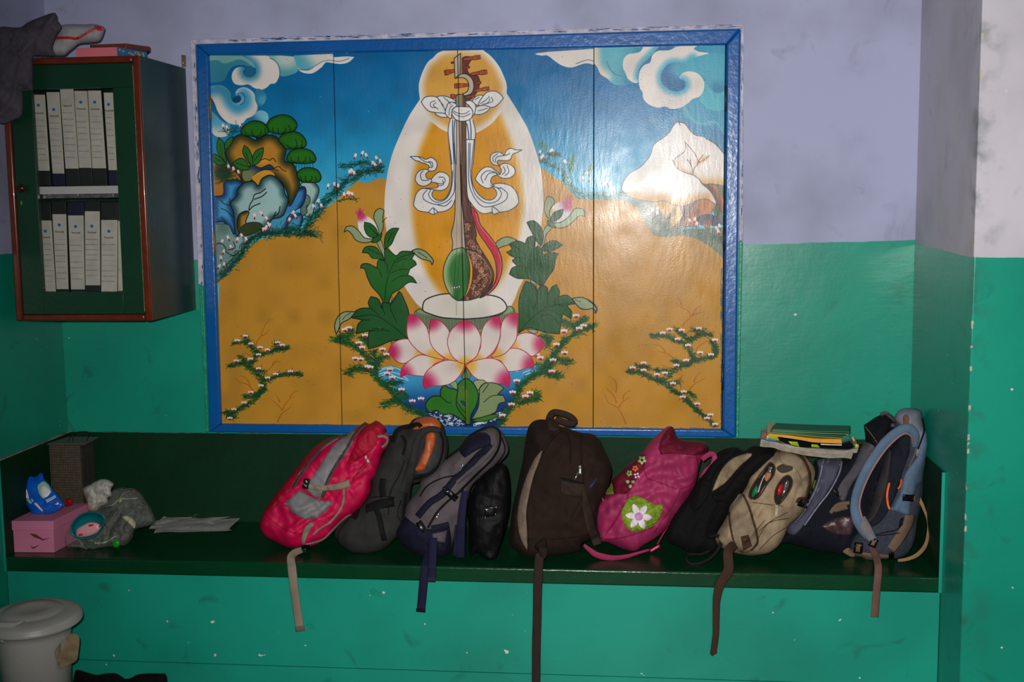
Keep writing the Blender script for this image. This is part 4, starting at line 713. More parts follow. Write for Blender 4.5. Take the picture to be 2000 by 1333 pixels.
def binder(cr, xa, xb_, ya, xc, xd, yb2, yt_, ybt, lbl, navy=False, logo=None, title=None, tw_='Personal', Yb=-.06, lines=8):
    c = CR[cr]; P = lambda x, y: (c[0]+x/c[2], c[1]+y/c[2])
    Yv = CYF+.045; m_ = BKN if navy else BK
    def ed(x0, y0, x1, y1, y): return x0+(x1-x0)*(y-y0)/(y1-y0)
    L = lambda y: ed(xa, ya, xc, yb2, y); Rr = lambda y: ed(xb_, ya, xd, yb2, y)
    q = onY([P(L(yt_), yt_), P(Rr(yt_)-1.5, yt_), P(Rr(ybt)-1.5, ybt), P(L(ybt), ybt)], Yv)
    t = thing('binder', lbl, 'binder', tuple((q[2]+q[3])/2), 'lever arch binders in the wall cabinet')
    prism('cover', q, m_, t, Yb, .0015)
    q2 = onY([P(xa+2, ya), P(xb_-5, ya), P(xd-5, yb2), P(xc+2, yb2)], Yv-.0012); prism('spine_label', q2, LB, t, Yv-.0001, .0004)
    q3 = onY([P(xb_-5, ya), P(xb_-1, ya+2), P(xd-1, yb2), P(xd-5, yb2)], Yv-.0010); prism('label_edge', q3, LGR, t, Yv-.0001)
    vs, fs = [], []
    def quad(x0, y0, x1, y1, m=None):
        w_ = onY([P(x0, y0), P(x1, y0+(1)), P(x1, y1+1), P(x0, y1)], Yv-.0014); b0 = len(vs); vs.extend(map(tuple, w_)); vs.extend((a[0], Yv-.0012, a[2]) for a in w_); fs.extend([(b0, b0+1, b0+2, b0+3), (b0, b0+4, b0+5, b0+1), (b0+3, b0+2, b0+6, b0+7)])
    y0 = (title or ya+110)+45
    for k in range(lines):
        y = y0+k*(yb2-y0-30)/lines; x = L(y)+5; xe = Rr(y)-8
        quad(x, y, xe-random.random()*6, y+.9)
        if random.random() < .8:
            xx = x+2
            while xx < xe-12: wv = random.uniform(3, 12); quad(xx, y-3.2-random.random(), min(xx+wv, xe), y-1.6); xx += wv+random.uniform(2, 6)
    o = mesh('printed_lines', vs, fs, INK, t); o['kind'] = 'stuff'
    if logo:
        x = (L(logo)+Rr(logo))/2-3; w_ = onY([P(x+10.5*math.cos(a), logo+10.5*math.sin(a)) for a in np.linspace(0, 2*math.pi, 15)[:-1]], Yv-.0015); prism('emblem', w_, LOG, t, Yv-.0012)
        v2 = []; f2 = []
        for dx in (-4, 4):
            b0 = len(v2); v2 += [tuple(a) for a in onY([P(x+dx-2.6, logo+6), P(x+dx, logo-6), P(x+dx+2.6, logo+6)], Yv-.0017)]; f2.append((b0, b0+1, b0+2))
        mesh('emblem_figures', v2, f2, INK, t)
    if title:
        cu = bpy.data.curves.new('title', 'FONT'); cu.body = tw_; cu.size = .0092; cu.align_x = 'CENTER'; cu.extrude = .0001; cu.resolution_u = 2; cu.offset = .00018; tmp = bpy.data.objects.new('tmp', cu); me = bpy.data.meshes.new_from_object(tmp); bpy.data.objects.remove(tmp); me.materials.clear(); me.materials.append(TT); o = link('title', me, t)
        w_ = onY([P((L(title)+Rr(title))/2-2, title+4)], Yv-.0018)[0]; o.location = Vector(w_)-root_loc(t); o.rotation_euler = (math.pi/2, 0, 0)
binder('f', 203, 293, 617, 233, 325, 1112, 605, 1209, 'white-labelled binder at the left end of the upper shelf', False, 685, 738)
binder('f', 300, 388, 600, 340, 420, 1130, 592, 1209, 'second upper-shelf binder with navy edge and low-set label', True, 713, 757)
binder('f', 387, 478, 568, 424, 513, 1098, 562, 1209, 'tallest upper-shelf binder without a blue emblem', False, None, 690, 'General')
binder('f', 480, 568, 592, 513, 598, 1093, 585, 1209, 'fourth upper-shelf binder, left of a matching neighbour', False, 665, 710)
binder('f', 569, 658, 590, 599, 692, 1096, 583, 1209, 'fifth upper-shelf binder, right one of the matching pair', False, 665, 712)
binder('f', 672, 736, 603, 704, 762, 1108, 598, 1209, 'narrow binder with navy edge at the right of the upper shelf', True, 680, 722)
binder('g', 250, 336, 303, 283, 365, 765, 185, 768, 'stained binder at the left end of the lower shelf', False, 372, 413)
binder('g', 338, 432, 262, 366, 447, 750, 180, 768, 'second lower-shelf binder with a yellowed label edge', False, 332, 378)
binder('g', 440, 545, 270, 460, 553, 752, 182, 768, 'lower-shelf binder with navy edge and torn label corner', True, 342, 384)
binder('g', 549, 650, 243, 554, 654, 725, 178, 768, 'lower-shelf binder with the brightest and highest label', False, 340, 382)
binder('g', 656, 766, 300, 657, 764, 765, 182, 768, 'widest lower-shelf binder on the right', False, 373, 416)
binder('g', 766, 780, 305, 766, 800, 762, 182, 768, 'leaning sliver of a binder at the right end of the lower shelf', False, None, None, lines=5)
# bracket plate on the wall
bp_ = thing('wall_bracket', 'small metal hanging plate on the wall right of the cabinet top', 'bracket', (.0, -.002, 1.68))
q = onY([(354, 107), (362, 108), (363, 131), (355, 131)], -.006); prism('plate', q, mat('tarnished_metal', (120, 116, 90), .5, .4, 90, .3, 50, metal=.5), bp_, -.0008, .0008)
a = onY((358, 123), -.0065)[0]; lathe('screw', [(.003, 0), (.002, .0015)], tuple(a), WHS, bp_, 12, tilt=Matrix.Rotation(math.pi/2, 3, 'X'))

# things on top of the cabinet
zt = CZ1
def solveY(P, z):
    lo, hi = -.8, .0
    d = rays(P)[0]; t = (z-CAM[2])/d[2]; return (CAM+d*t)
A_ = onY((148.5, 94), -.385)[0]; B_ = onY((228, 92), -.385)[0]; h1 = B_[2]-zt
C_ = B_+np.array([.075, .20, 0]); d = rays((286, 101))[0]; t = (B_[2]-CAM[2])/d[2]; C_ = CAM+d*t
if C_[1] > -.03: C_ = B_+(C_-B_)*((-.03-B_[1])/(C_[1]-B_[1]))
D_ = A_+C_-B_
pb = thing('flat_box', 'flat pink carton with a blue flowered side on top of the cabinet', 'box', (A_[0]+.05, A_[1]+.05, zt))
PNK = mat('pink_card', (214, 110, 122), .6, var=.1); plan('carton', [A_, B_, C_, D_], zt+.0005, B_[2], PNK, pb, .001)
BFL = mat('blue_flowered_paper', (20, 104, 160), .5, var=.1); e_ = (C_-B_); nrm = np.array([e_[1], -e_[0], 0]); nrm /= np.linalg.norm(nrm)
plan('patterned_side', [B_+nrm*.0003, C_+nrm*.0003, C_+nrm*.0012, B_+nrm*.0012], zt+.001, B_[2]-.0005, BFL, pb)
YEL = mat('yellow_print', (210, 150, 40), .6)
for k in range(14):
    s_ = random.uniform(.08, .92); z_ = zt+random.uniform(.004, h1-.008); p = B_+e_*s_+nrm*.0013; w2 = e_/np.linalg.norm(e_)*.004
    plan('flower_print', [p-w2, p+w2, p+w2+nrm*.0003, p-w2+nrm*.0003], z_, z_+.006, YEL, pb)
bk = thing('brown_book', 'brown book lying on the pink carton on the cabinet', 'book', (D_[0]+.03, D_[1]-.05, B_[2]))
q0 = onY((158, 86), -.30)[0]; zb0 = B_[2]+.0006
Pb = [np.array([A_[0]+.022, -.33]), np.array([B_[0]+.012, -.34]), np.array([B_[0]+.055, -.24]), np.array([B_[0]-.005, -.14]), np.array([A_[0]+.022, -.14])]
dz = .017
plan('cover', Pb, zb0, zb0+dz, mat('brown_book_cover', (104, 44, 26), .5, .3, 60, .2, 20), bk, .002)
# grey cloth hanging over the corner
s, t = bagthing('grey_cloth', 'dark grey cloth jacket slumped over the left corner of the cabinet', 'clothing', 'r -70,200! 40,185 150,195 240,190 310,140 450,80 600,28 640,50 645,100 690,170 700,205 640,300 600,400 600,450 620,515 480,522! 375,522! 376,910! 260,902! 255,1180 160,1250 60,1290 0,1285 -70,1270!', -.435, T=.03, R=26, Tb=.02, amp=.012, fs=22, fdir=(.9, .5), seed=3, clampz=-9)
s.lean = .0
CLO = fabric('dark_grey_cloth', (98, 93, 104), .9, .1, .25); s.build('cloth', CLO, t, 4)
s.ribbon('fold', 'r 150,220 180,330 230,440 250,560', 26, CLO, t, .004, .006); s.ribbon('fold', 'r 330,430 420,490 500,515', 22, CLO, t, .003, .005); s.ribbon('fold', 'r 10,310 80,330 150,320', 22, CLO, t, .003, .005); s.ribbon('hem', 'r 0,905 130,890 255,905 374,905', 16, CLO, t, .002, .003)
s.ribbon('fold', 'r 300,250 420,200 560,160 640,110', 26, CLO, t, .003, .006); s.ribbon('fold', 'r 0,790 40,860 100,900', 18, CLO, t, .003, .005)
s.patch('tag', 'r 228,805! 246,805! 250,850! 232,850!', mat('brass', (1, 1, 1)), t, .004)
s, t = bagthing('white_pouch', 'whitish zipped pouch with red trim lying on the cabinet', 'pouch', 'r 520,400 600,320 640,250 700,170 830,157 960,162 1040,155 1110,165 1183,195 1180,245 1130,350 1030,372 900,385 840,430 790,470 730,518 640,520 560,515', -.33, T=.05, R=22, Tb=.05, amp=.006, fs=26, fdir=(.3, .9), seed=5, clampz=-9)
PW = fabric('pouch_white', (185, 184, 186), .7); s.build('body', PW, t, 4); RED = mat('red_trim', (196, 22, 36), .5)
s.ribbon('zip', 'r 610,315 700,312 780,312 870,318 960,272 1050,222 1110,190', 30, RED, t, .003, .003); s.patch('red_tip', 'r 1060,160! 1120,175 1182,197 1176,225 1120,240 1090,215', RED, t, .003)
for k in range(9): s.ribbon('zip_teeth', 'r %d,%d %d,%d' % (900+k*22, 290-k*11+28, 915+k*22, 258-k*11+0), 6, PW, t, .006, .001)

# ================================================================ left end of the bench
LBX = thing('shoe_box', 'pink lidded cardboard shoe box at the left end of the bench', 'box', (-.4, -.4, .0005))
a0 = onZ((28, 1079.5), .0006)[0]; b0 = onZ((106.5, 1080), .0006)[0]; bt = onY((104.5, 1018), b0[1])[0]; zl = bt[2]; c0 = onZ((169.5, 984), zl)[0]; dv = c0-b0; dv[2] = 0
if b0[1]+dv[1] > -.03: dv *= (-.03-b0[1])/dv[1]
PB = mat('pink_cardboard', (212, 124, 158), .75, .3, 120, .08, 10); Pq = [a0, b0, b0+dv, a0+dv]; lidh = .034
plan('body', Pq, .0006, zl-lidh, PB, LBX, .001)
ex = (b0-a0)/np.linalg.norm(b0-a0)*.004; ey = dv/np.linalg.norm(dv)*.004
plan('lid', [a0-ex-ey, b0+ex-ey, b0+dv+ex+ey, a0+dv-ex+ey], zl-lidh+.0003, zl, PB, LBX, .0015, 'pink lid')
ST = mat('brown_tape_stain', (110, 44, 24), .7)
def flat(name, P, Y, m, par, th=.0012):
    q = onY(smooth(P, True, 3), Y-th); return prism(name, q, m, par, Y-.0001)
flat('torn_mark', 's 320,950 350,955 400,965 440,990 500,1025 580,1005 500,1040 440,1020 380,1000', min(a0[1], b0[1])-.001, ST, LBX); flat('torn_mark', 's 325,1100 350,1130 380,1125 440,1105 380,1145 355,1150', min(a0[1], b0[1])-.001, ST, LBX)
# woven basket behind
bs = thing('woven_basket', 'tall grey-brown woven wire basket standing behind the shoe box', 'basket', (-.3, -.12, .0005))
wx0, wx1 = onY([(97, 930), (161, 930)], -.17)[:, 0]; wz = onY((120, 868), -.17)[0][2]; WV = mat('woven_dark', (50, 46, 38), .85, 1, 160, .4, 60, bdist=.004); WVL = mat('woven_ribs', (96, 84, 66), .8, var=.3, vscale=80)
box('body', (wx0+.003, -.168, .001), (wx1-.003, -.05, wz), WV, bs, .012, 3)
vs, fs = [], []
def addbox(vs, fs, lo, hi):
    b_ = len(vs); vs += [(x, y, z) for x in (lo[0], hi[0]) for y in (lo[1], hi[1]) for z in (lo[2], hi[2])]; fs += [tuple(b_+i for i in f) for f in ((0, 1, 3, 2), (4, 6, 7, 5), (0, 4, 5, 1), (2, 3, 7, 6), (0, 2, 6, 4), (1, 5, 7, 3))]
for k in range(18):
    x = wx0+.006+(wx1-wx0-.014)*k/17; o = box('rib', (x, -.1715, .003), (x+.0022, -.169, wz-.004), WVL, bs)
for k in range(34):
    z = .006+(wz-.014)*k/33; addbox(vs, fs, (wx0+.003, -.1705, z), (wx1-.003, -.1688, z+.0016))
o = mesh('weft', vs, fs, WVL, bs); o['kind'] = 'stuff'
plan('lid_flap', [(wx0-.002, -.18), (wx1+.02, -.175), (wx1+.012, -.05), (wx0+.02, -.045)], wz+.0005, wz+.003, mat('grey_card', (104, 104, 98), .8, var=.2), bs)
DS0 = Soft('e 240,180! 440,180! 440,460! 240,460!', -.15, T=0, R=5, Tb=0, amp=0)
WIRE = mat('black_wire', (22, 24, 22), .4)
for pth in ('e 345,190 355,150 365,118 400,108 432,112 430,140 412,180', 'e 325,192 335,160 345,125 352,112'): DS0.ribbon('wire_handle', pth, 3, WIRE, bs, 0, .0018, Ys=(-.12, -.14, -.14, -.12), rnd=True)
# a red card and the blue packet on the lid
rc = thing('red_packet', 'small red wrapper on the shoe box beside the blue packet', 'packet', (-.32, -.3, zl))
q = onY([pp('s 770,512 850,512 852,590 775,615')[0][i] for i in range(4)], -.32); q[:, 2] = np.maximum(q[:, 2], zl+.001); prism('wrapper', q, mat('red_wrapper', (150, 8, 16), .35), rc, -.30, .003)
s, t = bagthing('detergent_packet', 'glossy blue soap powder packet leaning on the pink shoe box', 'packet', 's 115,300! 140,245 220,215 310,195 380,212 420,185 460,155! 490,170! 510,240 560,290 620,370 700,470 780,575! 740,625 620,690 520,725 400,772! 370,740 300,620 200,470 140,360', -.36, T=.022, R=26, Tb=.016, amp=.0035, fs=30, seed=11, clampz=zl+.001)
s.lean = .0006; BP = mat('blue_plastic', (6, 96, 210), .25, .5, 60, .15, 20, bdist=.003); s.build('pouch', BP, t, 4)
WP = mat('white_print', (220, 222, 225), .4); RP = mat('red_print', (190, 50, 40), .4); OP = mat('orange_print', (230, 130, 40), .4); GP = mat('pale_green_print', (150, 200, 170), .4)
s.patch('splash_print', 's 420,330 450,300 500,270 560,310 590,370 600,410 565,460 530,485 490,490 450,450 430,400', GP, t, .0008, sink=.0004); s.patch('splash_print', 's 460,370 500,330 560,360 590,410 550,470 500,485 465,430', WP, t, .0014, sink=.0004)
s.patch('logo_print', 's 135,360 200,330 270,330 280,380 300,440 310,500 250,480 210,410 150,395', WP, t, .0008, sink=.0004); s.patch('logo_print', 's 135,365 175,355 180,390 155,400', OP, t, .0014, sink=.0004); s.patch('logo_print', 's 225,405 260,400 285,440 250,455', RP, t, .0014, sink=.0004)
s.patch('banner_print', 's 370,560! 405,545! 500,660! 480,670!', WP, t, .0008, sink=.0004)
s.patch('text_print', 's 525,515! 650,450! 665,480! 545,555!', WP, t, .0008, sink=.0004)
for k in range(5): s.ribbon('letter', 's %d,%d %d,%d' % (553+k*20, 532-k*11, 562+k*20, 512-k*11), 7, BP, t, .0016, .0003)
s.patch('text_print', 's 640,575! 690,540! 705,562! 680,580!', WP, t, .0008, sink=.0004); s.patch('text_print', 's 685,605! 710,598! 708,622! 688,630!', RP, t, .0008, sink=.0004); s.patch('text_print', 's 465,690! 495,682! 492,710! 468,718!', RP, t, .0008, sink=.0004)
s.ribbon('text_line', 's 200,460 240,510', 8, WP, t, .0010, .0003); s.ribbon('text_line', 's 285,500 340,560', 34, GP, t, .0008, .0003); s.ribbon('text_line', 's 340,500 365,535', 14, WP, t, .0010, .0003)
# crumpled white plastic
s, t = bagthing('crumpled_wrapper', 'crumpled white plastic sheet between shoe box and clear bag', 'wrapper', 's 1005,380 1060,330 1110,310 1150,280 1260,240 1340,250 1400,285 1420,320 1380,380 1400,440 1395,475 1340,490 1350,560 1290,590 1240,620 1180,668 1080,652 1060,540 1040,480', -.22, T=.04, R=16, Tb=.03, amp=.012, fs=9, seed=21, clampz=.001)
s.build('sheet', mat('crumpled_white', (178, 176, 166), .4, .8, 70, .15, 20, bdist=.006), t, 3)
# clear bag
cl = bpy.data.materials.new('clear_plastic_film'); cl.use_nodes = True; Nn_ = cl.node_tree.nodes; b = Nn_['Principled BSDF']; b.inputs['Base Color'].default_value = (.28, .30, .27, 1); b.inputs['Alpha'].default_value = .27; b.inputs['Roughness'].default_value = .2; b.inputs['Specular IOR Level'].default_value = .8
gg = Nn_.new('ShaderNodeNewGeometry'); mp_ = Nn_.new('ShaderNodeMapping'); mp_.inputs['Scale'].default_value = (30, 30, 60); mp_.inputs['Rotation'].default_value = (0, .8, 0); nn = Nn_.new('ShaderNodeTexNoise'); nn.inputs['Scale'].default_value = 1; nn.inputs['Detail'].default_value = 4; nn.inputs['Distortion'].default_value = 1.5; bb = Nn_.new('ShaderNodeBump'); bb.inputs['Strength'].default_value = 1; bb.inputs['Distance'].default_value = .012
LL = cl.node_tree.links; LL.new(gg.outputs['Position'], mp_.inputs[0]); LL.new(mp_.outputs[0], nn.inputs[0]); LL.new(nn.outputs['Fac'], bb.inputs['Height']); LL.new(bb.outputs[0], b.inputs['Normal'])
s, t = bagthing('clear_plastic_bag', 'clear plastic carrier bag of odds and ends beside the shoe box', 'plastic bag', 's 730,940 800,900 900,860 1050,800 1180,660 1280,580 1350,500 1400,390 1500,352 1600,355 1680,362 1780,430 1840,530 1900,620 1962,770 1930,830 1800,870 1690,905 1665,1000 1600,1080 1540,1120 1350,1140 1250,1180 1100,1222 950,1190 800,1155 740,1050', -.36, T=.07, R=36, Tb=.04, amp=.010, fs=14, seed=31, clampz=.001)
s.lean = .0008
s.build('film', cl, t, 4); s2 = s
s.patch('white_paper_inside', 's 1520,740 1600,725 1690,790 1700,850 1670,880 1600,800', mat('paper_inside', (200, 196, 160), .5), t, -.012, .0); s.patch('dark_bundle_inside', 's 1640,600 1720,560 1800,600 1780,680 1700,690', mat('dark_inside', (36, 32, 30), .6), t, -.014)
s.patch('dark_bundle_inside', 's 1240,650 1350,600 1480,640 1560,800 1640,950 1560,1060 1400,1000 1300,850', MATS['dark_inside'], t, -.016); s.patch('green_inside', 's 1000,1020 1150,1010 1350,960 1420,1000 1200,1080', mat('green_inside', (50, 84, 44), .5), t, -.012)
for pth, w_ in (('s 1170,1080 1290,1070 1400,1010 1450,990', 22), ('s 950,1020 1000,1090 1080,1190 1110,1212', 8), ('s 1480,510 1400,580 1350,590', 16), ('s 1500,490 1600,500 1730,490', 16), ('s 1480,500 1560,420 1640,400', 8), ('s 800,1130 900,1110 1000,1120', 8)):
    s.ribbon('crease', pth, w_, mat('film_crease', (150, 150, 140), .25), t, .001, .002)
s.patch('knot', 's 1470,500 1500,475 1530,490 1520,530 1490,560 1470,540', mat('knot_tan', (150, 140, 110), .5), t, .004, .008, 6)
s.patch('orange_scrap', 's 1640,385 1690,378 1710,400 1660,420', mat('orange_scrap', (150, 70, 40), .5), t, .002)
# teal bowl with soap
bo = thing('soap_bowl', 'teal plastic soap bowl resting on the clear plastic bag', 'bowl', tuple(onY((175, 1053), -.44)[0]))
R_ = smooth('s 845,900 860,830 940,730 1050,672 1200,668 1290,722 1303,800 1250,900 1180,985 1060,1030 940,1015 870,970', True, 5); ctr = R_.mean(0)
TB = mat('teal_plastic', (10, 112, 118), .3, var=.08)
def loft(name, rings, m, par, Q=R_, c=ctr, Y=-.46):
    V = []; n = len(Q)
    for sc_, off in rings:
        P = c+(Q-c)*sc_; W = onY(P, Y); d = rays(P); V.append(W-(d/np.linalg.norm(d, axis=1)[:, None])*off)
    V = np.vstack(V); V[:, 2] = np.maximum(V[:, 2], .004); Fc = [(i*n+k, i*n+(k+1) % n, (i+1)*n+(k+1) % n, (i+1)*n+k) for i in range(len(rings)-1) for k in range(n)]; Fc += [tuple(range(n)), tuple((len(rings)-1)*n+k for k in range(n))]
    return mesh(name, V, Fc, m, par, True)
loft('bowl', [(.7, -.04), (.86, -.02), (1, .02), (.985, .023), (.93, .022), (.84, -.002), (.70, -.022), (.4, -.026)], TB, bo)
so = thing('soap_bar', 'pale pink oval soap with red marks inside the teal bowl', 'soap', tuple(onY((172, 1058), -.45)[0]))
Q2 = smooth('s 925,970 930,900 1000,850 1100,805 1200,815 1245,850 1250,890 1180,950 1080,990 960,998', True, 5)
loft('soap', [(.8, -.018), (.97, -.010), (1, .0), (.92, .008), (.6, .012), (.2, .013)], mat('pale_pink_soap', (226, 160, 168), .35, var=.06), so, Q2, Q2.mean(0), -.46)
for cx, cy, rx in ((1120, 845, 32), (985, 968, 26), (1232, 858, 13)): loft('red_mark', [(1, .004), (1, .0135), (.1, .0137)], RED, so, smooth('s %d,%d! %d,%d! %d,%d! %d,%d!' % (cx-rx, cy-8, cx+rx, cy-18, cx+rx, cy+8, cx-rx, cy+18), True, 5), np.array(pp('s %d,%d' % (cx, cy))[0][0]))
gc = thing('green_cap', 'bright green bottle cap showing in front of the clear bag', 'cap', tuple(onZ((10+1440/6.667, 900+1140/6.667), .001)[0]))
Q3 = smooth('s 1395,1085 1410,1045 1450,1035 1485,1060 1490,1100 1460,1135 1410,1125', True, 3); loft('cap', [(.9, -.02), (1, 0), (.9, .004), (.2, .005)], mat('bright_green', (14, 150, 30), .35), gc, Q3, Q3.mean(0), -.42)
# papers
pa = thing('paper_sheets', 'stack of loose printed sheets lying on the bench beside the plastic bag', 'papers', tuple(onZ((380, 1030), .001)[0]))
PP = mat('printed_paper', (176, 176, 172), .6, .3, 200, .18, 60)
for k, (pl, z) in enumerate((('e 750,605 810,560 1060,545 1120,592', .0012), ('e 752,600 800,540 1000,545 1130,595', .003), ('e 732,586 800,530 1172,540 1118,594', .006), ('e 728,588 762,548 1060,512 1140,534', .009), ('e 755,570 800,528 960,530 1070,508', .012))):
    P = pp(pl)[0]; W = [onZ(p, z)[0] for p in P]; n = 10; V = []; Fc = []
    for i in range(n+1):
        for j in range(n+1):
            u, v = i/n, j/n; w_ = (W[0]*(1-u)+W[3]*u)*(1-v)+(W[1]*(1-u)+W[2]*u)*v; w_ = w_.copy(); w_[2] = z+max(0, .006*nz(u*3, v*2, k)+.012*max(0, u-.7)*k+(.006*max(0, .2-u)*k)); V.append(w_)
    V = [tuple(v) for v in V]; m0 = len(V); V += [(v[0], v[1], v[2]-.0006) for v in V]
    for i in range(n):
        for j in range(n): q_ = (i*(n+1)+j, (i+1)*(n+1)+j, (i+1)*(n+1)+j+1, i*(n+1)+j+1); Fc += [q_, tuple(m0+a for a in q_[::-1])]
    mesh('sheet', V, Fc, PP, pa)
# bin and black bundle on the floor
bn = thing('waste_bin', 'white lidded plastic waste bin at the bottom left corner', 'bin', (-.29, -.84, ZF))
BW = mat('bin_white_plastic', (165, 163, 158), .42, .3, 90, .1, 6); bc = onY((67, 1250), -.84)[0]; bx, by = bc[0], -.84
zr = onY((67, 1243), -.84-.1)[0][2]; rb = (onY((137, 1300), -.84)[0][0]-bx)*.985; rl = (onY((155, 1232), -.84)[0][0]-bx)*.985
lathe('body', [(rb*.86, ZF+.001), (rb*.99, zr-.03), (rb, zr-.012), (rb+.006, zr-.010), (rb+.007, zr-.002), (rb+.002, zr), (rb-.003, zr-.001)], (bx, by, 0), BW, bn)
tl = Matrix.Rotation(math.radians(2), 3, 'X'); zc = zr+.013
lathe('lid', [(rl*.97, -.012), (rl, -.009), (rl, -.002), (rl*.985, .001), (rl*.985, .006), (rl*.96, .013), (rl*.9, .017), (rl*.66, .026), (rl*.64, .025), (rl*.60, .030), (rl*.3, .034), (rl*.28, .033), (.005, .034)], (bx, by, zc+.004), BW, bn, 64, tilt=tl)
s = Soft('e -80,1040! 60,1040! 120,1035 60,1075 20,1100 20,1145 0,1140 -80,1120!', by-rl*.75, T=.012, R=8, Tb=.01, amp=0, clampz=-9)
s.build('handle_tab', BW, bn, 4); 
q = onY(smooth('e 222,1215 250,1170 275,1165 300,1185 296,1250 285,1300 240,1318 228,1270', True, 3), by-rb-.004)
V = []; n = len(q)
for w_ in q: dx = w_[0]-bx; V.append((w_[0], by-math.sqrt(max(0, (rb*.985+.0012)**2-dx*dx)), w_[2]))
V2 = [(v[0], v[1]+.0016, v[2]) for v in V]; mesh('sticker_residue', V+V2, [tuple(range(n)), tuple(range(2*n-1, n-1, -1))]+[(i, (i+1) % n, n+(i+1) % n, n+i) for i in range(n)], mat('brown_residue', (140, 122, 92), .8, .5, 120, .3, 50), bn)
s, t = bagthing('black_bundle', 'black cloth bag on the floor beside the waste bin', 'bag', 'e 350,1420! 355,1340 362,1300 370,1275 395,1276 440,1290 475,1297 520,1290 565,1290 595,1305 610,1316 640,1312 670,1296 720,1290 780,1291 812,1300 818,1400 818,1420!', -.66, T=.05, R=26, Tb=.05, amp=.004, fs=30, clampz=ZF+.002)
s.build('body', fabric('black_cloth', (10, 10, 12), .9), t, 5)
# ================================================================ the school bags along the bench
GRP = 'school bags lined up on the bench'
BLK = fabric('black_webbing', (16, 16, 18), .7, .1); BUC = mat('black_plastic_buckle', (12, 12, 13), .25); MET = mat('zip_metal', (200, 200, 195), .22, metal=.9)
def pull(s, t, cr, x, y, a, L=40, w_=16, m=MET):
    """zip slider and its tab"""
    dx, dy = math.sin(a), math.cos(a)
    s.ribbon('zip_slider', '%s %.0f,%.0f %.0f,%.0f' % (cr, x-dx*L*.3, y-dy*L*.3, x, y), w_*1.2, m, t, .005, .003)
    s.ribbon('zip_pull', '%s %.0f,%.0f %.0f,%.0f' % (cr, x, y, x+dx*L, y+dy*L), w_, m, t, .007, .0015)
def buckle(s, t, cr, x, y, w_, h_, a=0., off=.006, slot=True):
    ca, sa = math.cos(a), math.sin(a)
    P = ['%.1f,%.1f!' % (x+ca*u*w_/2-sa*v*h_/2, y+sa*u*w_/2+ca*v*h_/2) for u, v in ((-1, -1), (1, -1), (1, 1), (-1, 1))]
    b = s.patch('buckle', cr+' '+' '.join(P), BUC, t, off, .003, 2, 3)
    if slot:
        for u in (-.45, .45):
            s.ribbon('buckle_bar', '%s %.1f,%.1f %.1f,%.1f' % (cr, x+ca*u*w_+sa*h_*.42, y+sa*u*w_-ca*h_*.42, x+ca*u*w_-sa*h_*.42, y+sa*u*w_+ca*h_*.42), 5, BUC, t, off+.004, .0015, rnd=True)

# ---- light blue framed pack, far right
HB, HB2 = fabric('faded_blue_cloth', (112, 134, 156), .8), fabric('grey_blue_cloth', (108, 122, 142), .85); MSH = mat('silver_mesh', (72, 78, 94), .45, 1, 700, .3, 60, metal=.2, bdist=.004)
WBG = fabric('tan_webbing', (136, 116, 98), .8); ORG = mat('orange_piping', (224, 92, 20), .5)
NV, LV, GYS = fabric('navy_cloth', (26, 30, 46), .85), fabric('lavender_grey_cloth', (98, 98, 118), .85), fabric('strap_dark_grey', (104, 100, 108), .85)
s, t = bagthing('backpack', 'navy and lavender-grey backpack between the beige bag and the light blue pack', 'backpack',
    'd 185,830 215,780 235,715 320,640 370,520 385,430 385,360 440,342 560,345 600,300 640,262 680,250 672,150! 740,108 800,84 840,100 880,160 900,260 880,400 800,560 740,700 660,800 640,870 600,888 540,902 480,890 400,875 300,850 240,835', -.27, GRP, T=.07, R=60, Tb=.05, lean=.0003, amp=.007, fs=26, seed=41)
s.build('body', NV, t)
s.patch('front_pocket', 'd 222,760 250,700 340,600 390,500 410,420 400,352! 440,342 520,345! 470,520 400,620 340,710 275,785', LV, t, .004, .012, 20)
s.patch('front_pocket', 'd 500,350 550,347 520,430 480,510 430,560 440,480', LV, t, .004, .008, 12)
for p_, w_ in (('d 440,350 420,440 390,530 330,640 260,740', 9), ('d 545,360 530,430 470,540 400,630 330,730', 10), ('d 470,345 440,450 400,540', 6)): s.ribbon('piping', p_, w_, mat('dull_silver_piping', (120, 118, 130), .4), t, .012, .002)
s.patch('shoulder_strap', 'd 672,245! 745,262! 720,330 680,390 600,500 560,590 520,560 530,500 600,400 640,320', GYS, t, .008, .008, 14)
s.patch('top_pad', 'd 675,155! 740,105 810,85 860,130 800,215! 760,300 690,240', fabric('near_black_navy', (16, 18, 30), .85), t, .006, .01, 14)
s.ribbon('trim', 'd 680,160 720,210 750,255', 6, WBG, t, .014, .002); s.ribbon('grab_loop', 'd 770,90 800,80 850,120 880,150 830,150', 22, GYS, t, .012, .002)
s.patch('patch_pocket', 'd 425,735! 500,690 600,680 615,720 600,780 540,785 480,770', mat('brown_scuffed_pocket', (74, 50, 54), .4, .6, 90, .5, 60), t, .004, .006, 14)
s.ribbon('web_strap', 'd 480,660 520,612 590,600', 22, WBG, t, .008, .002); s.patch('web_end', 'd 487,625! 575,600! 582,638! 500,658!', WBG, t, .010); buckle(s, t, 'd', 520, 545, 60, 30, .7, .010)
s.patch('brand_tag', 'd 385,468! 402,462! 386,520! 370,526!', mat('tag_black', (14, 16, 12), .6), t, .022); s.ribbon('tag_letters', 'd 391,470 377,518', 8, mat('tag_green', (130, 160, 40), .5), t, .024, .0005)
for k in range(4): y = 478+k*10; s.ribbon('tag_gap', 'd %d,%d %d,%d' % (381-k*2.6, y+1, 393-k*2.6, y-2), 2.2, MATS['tag_black'], t, .0248, .0006)
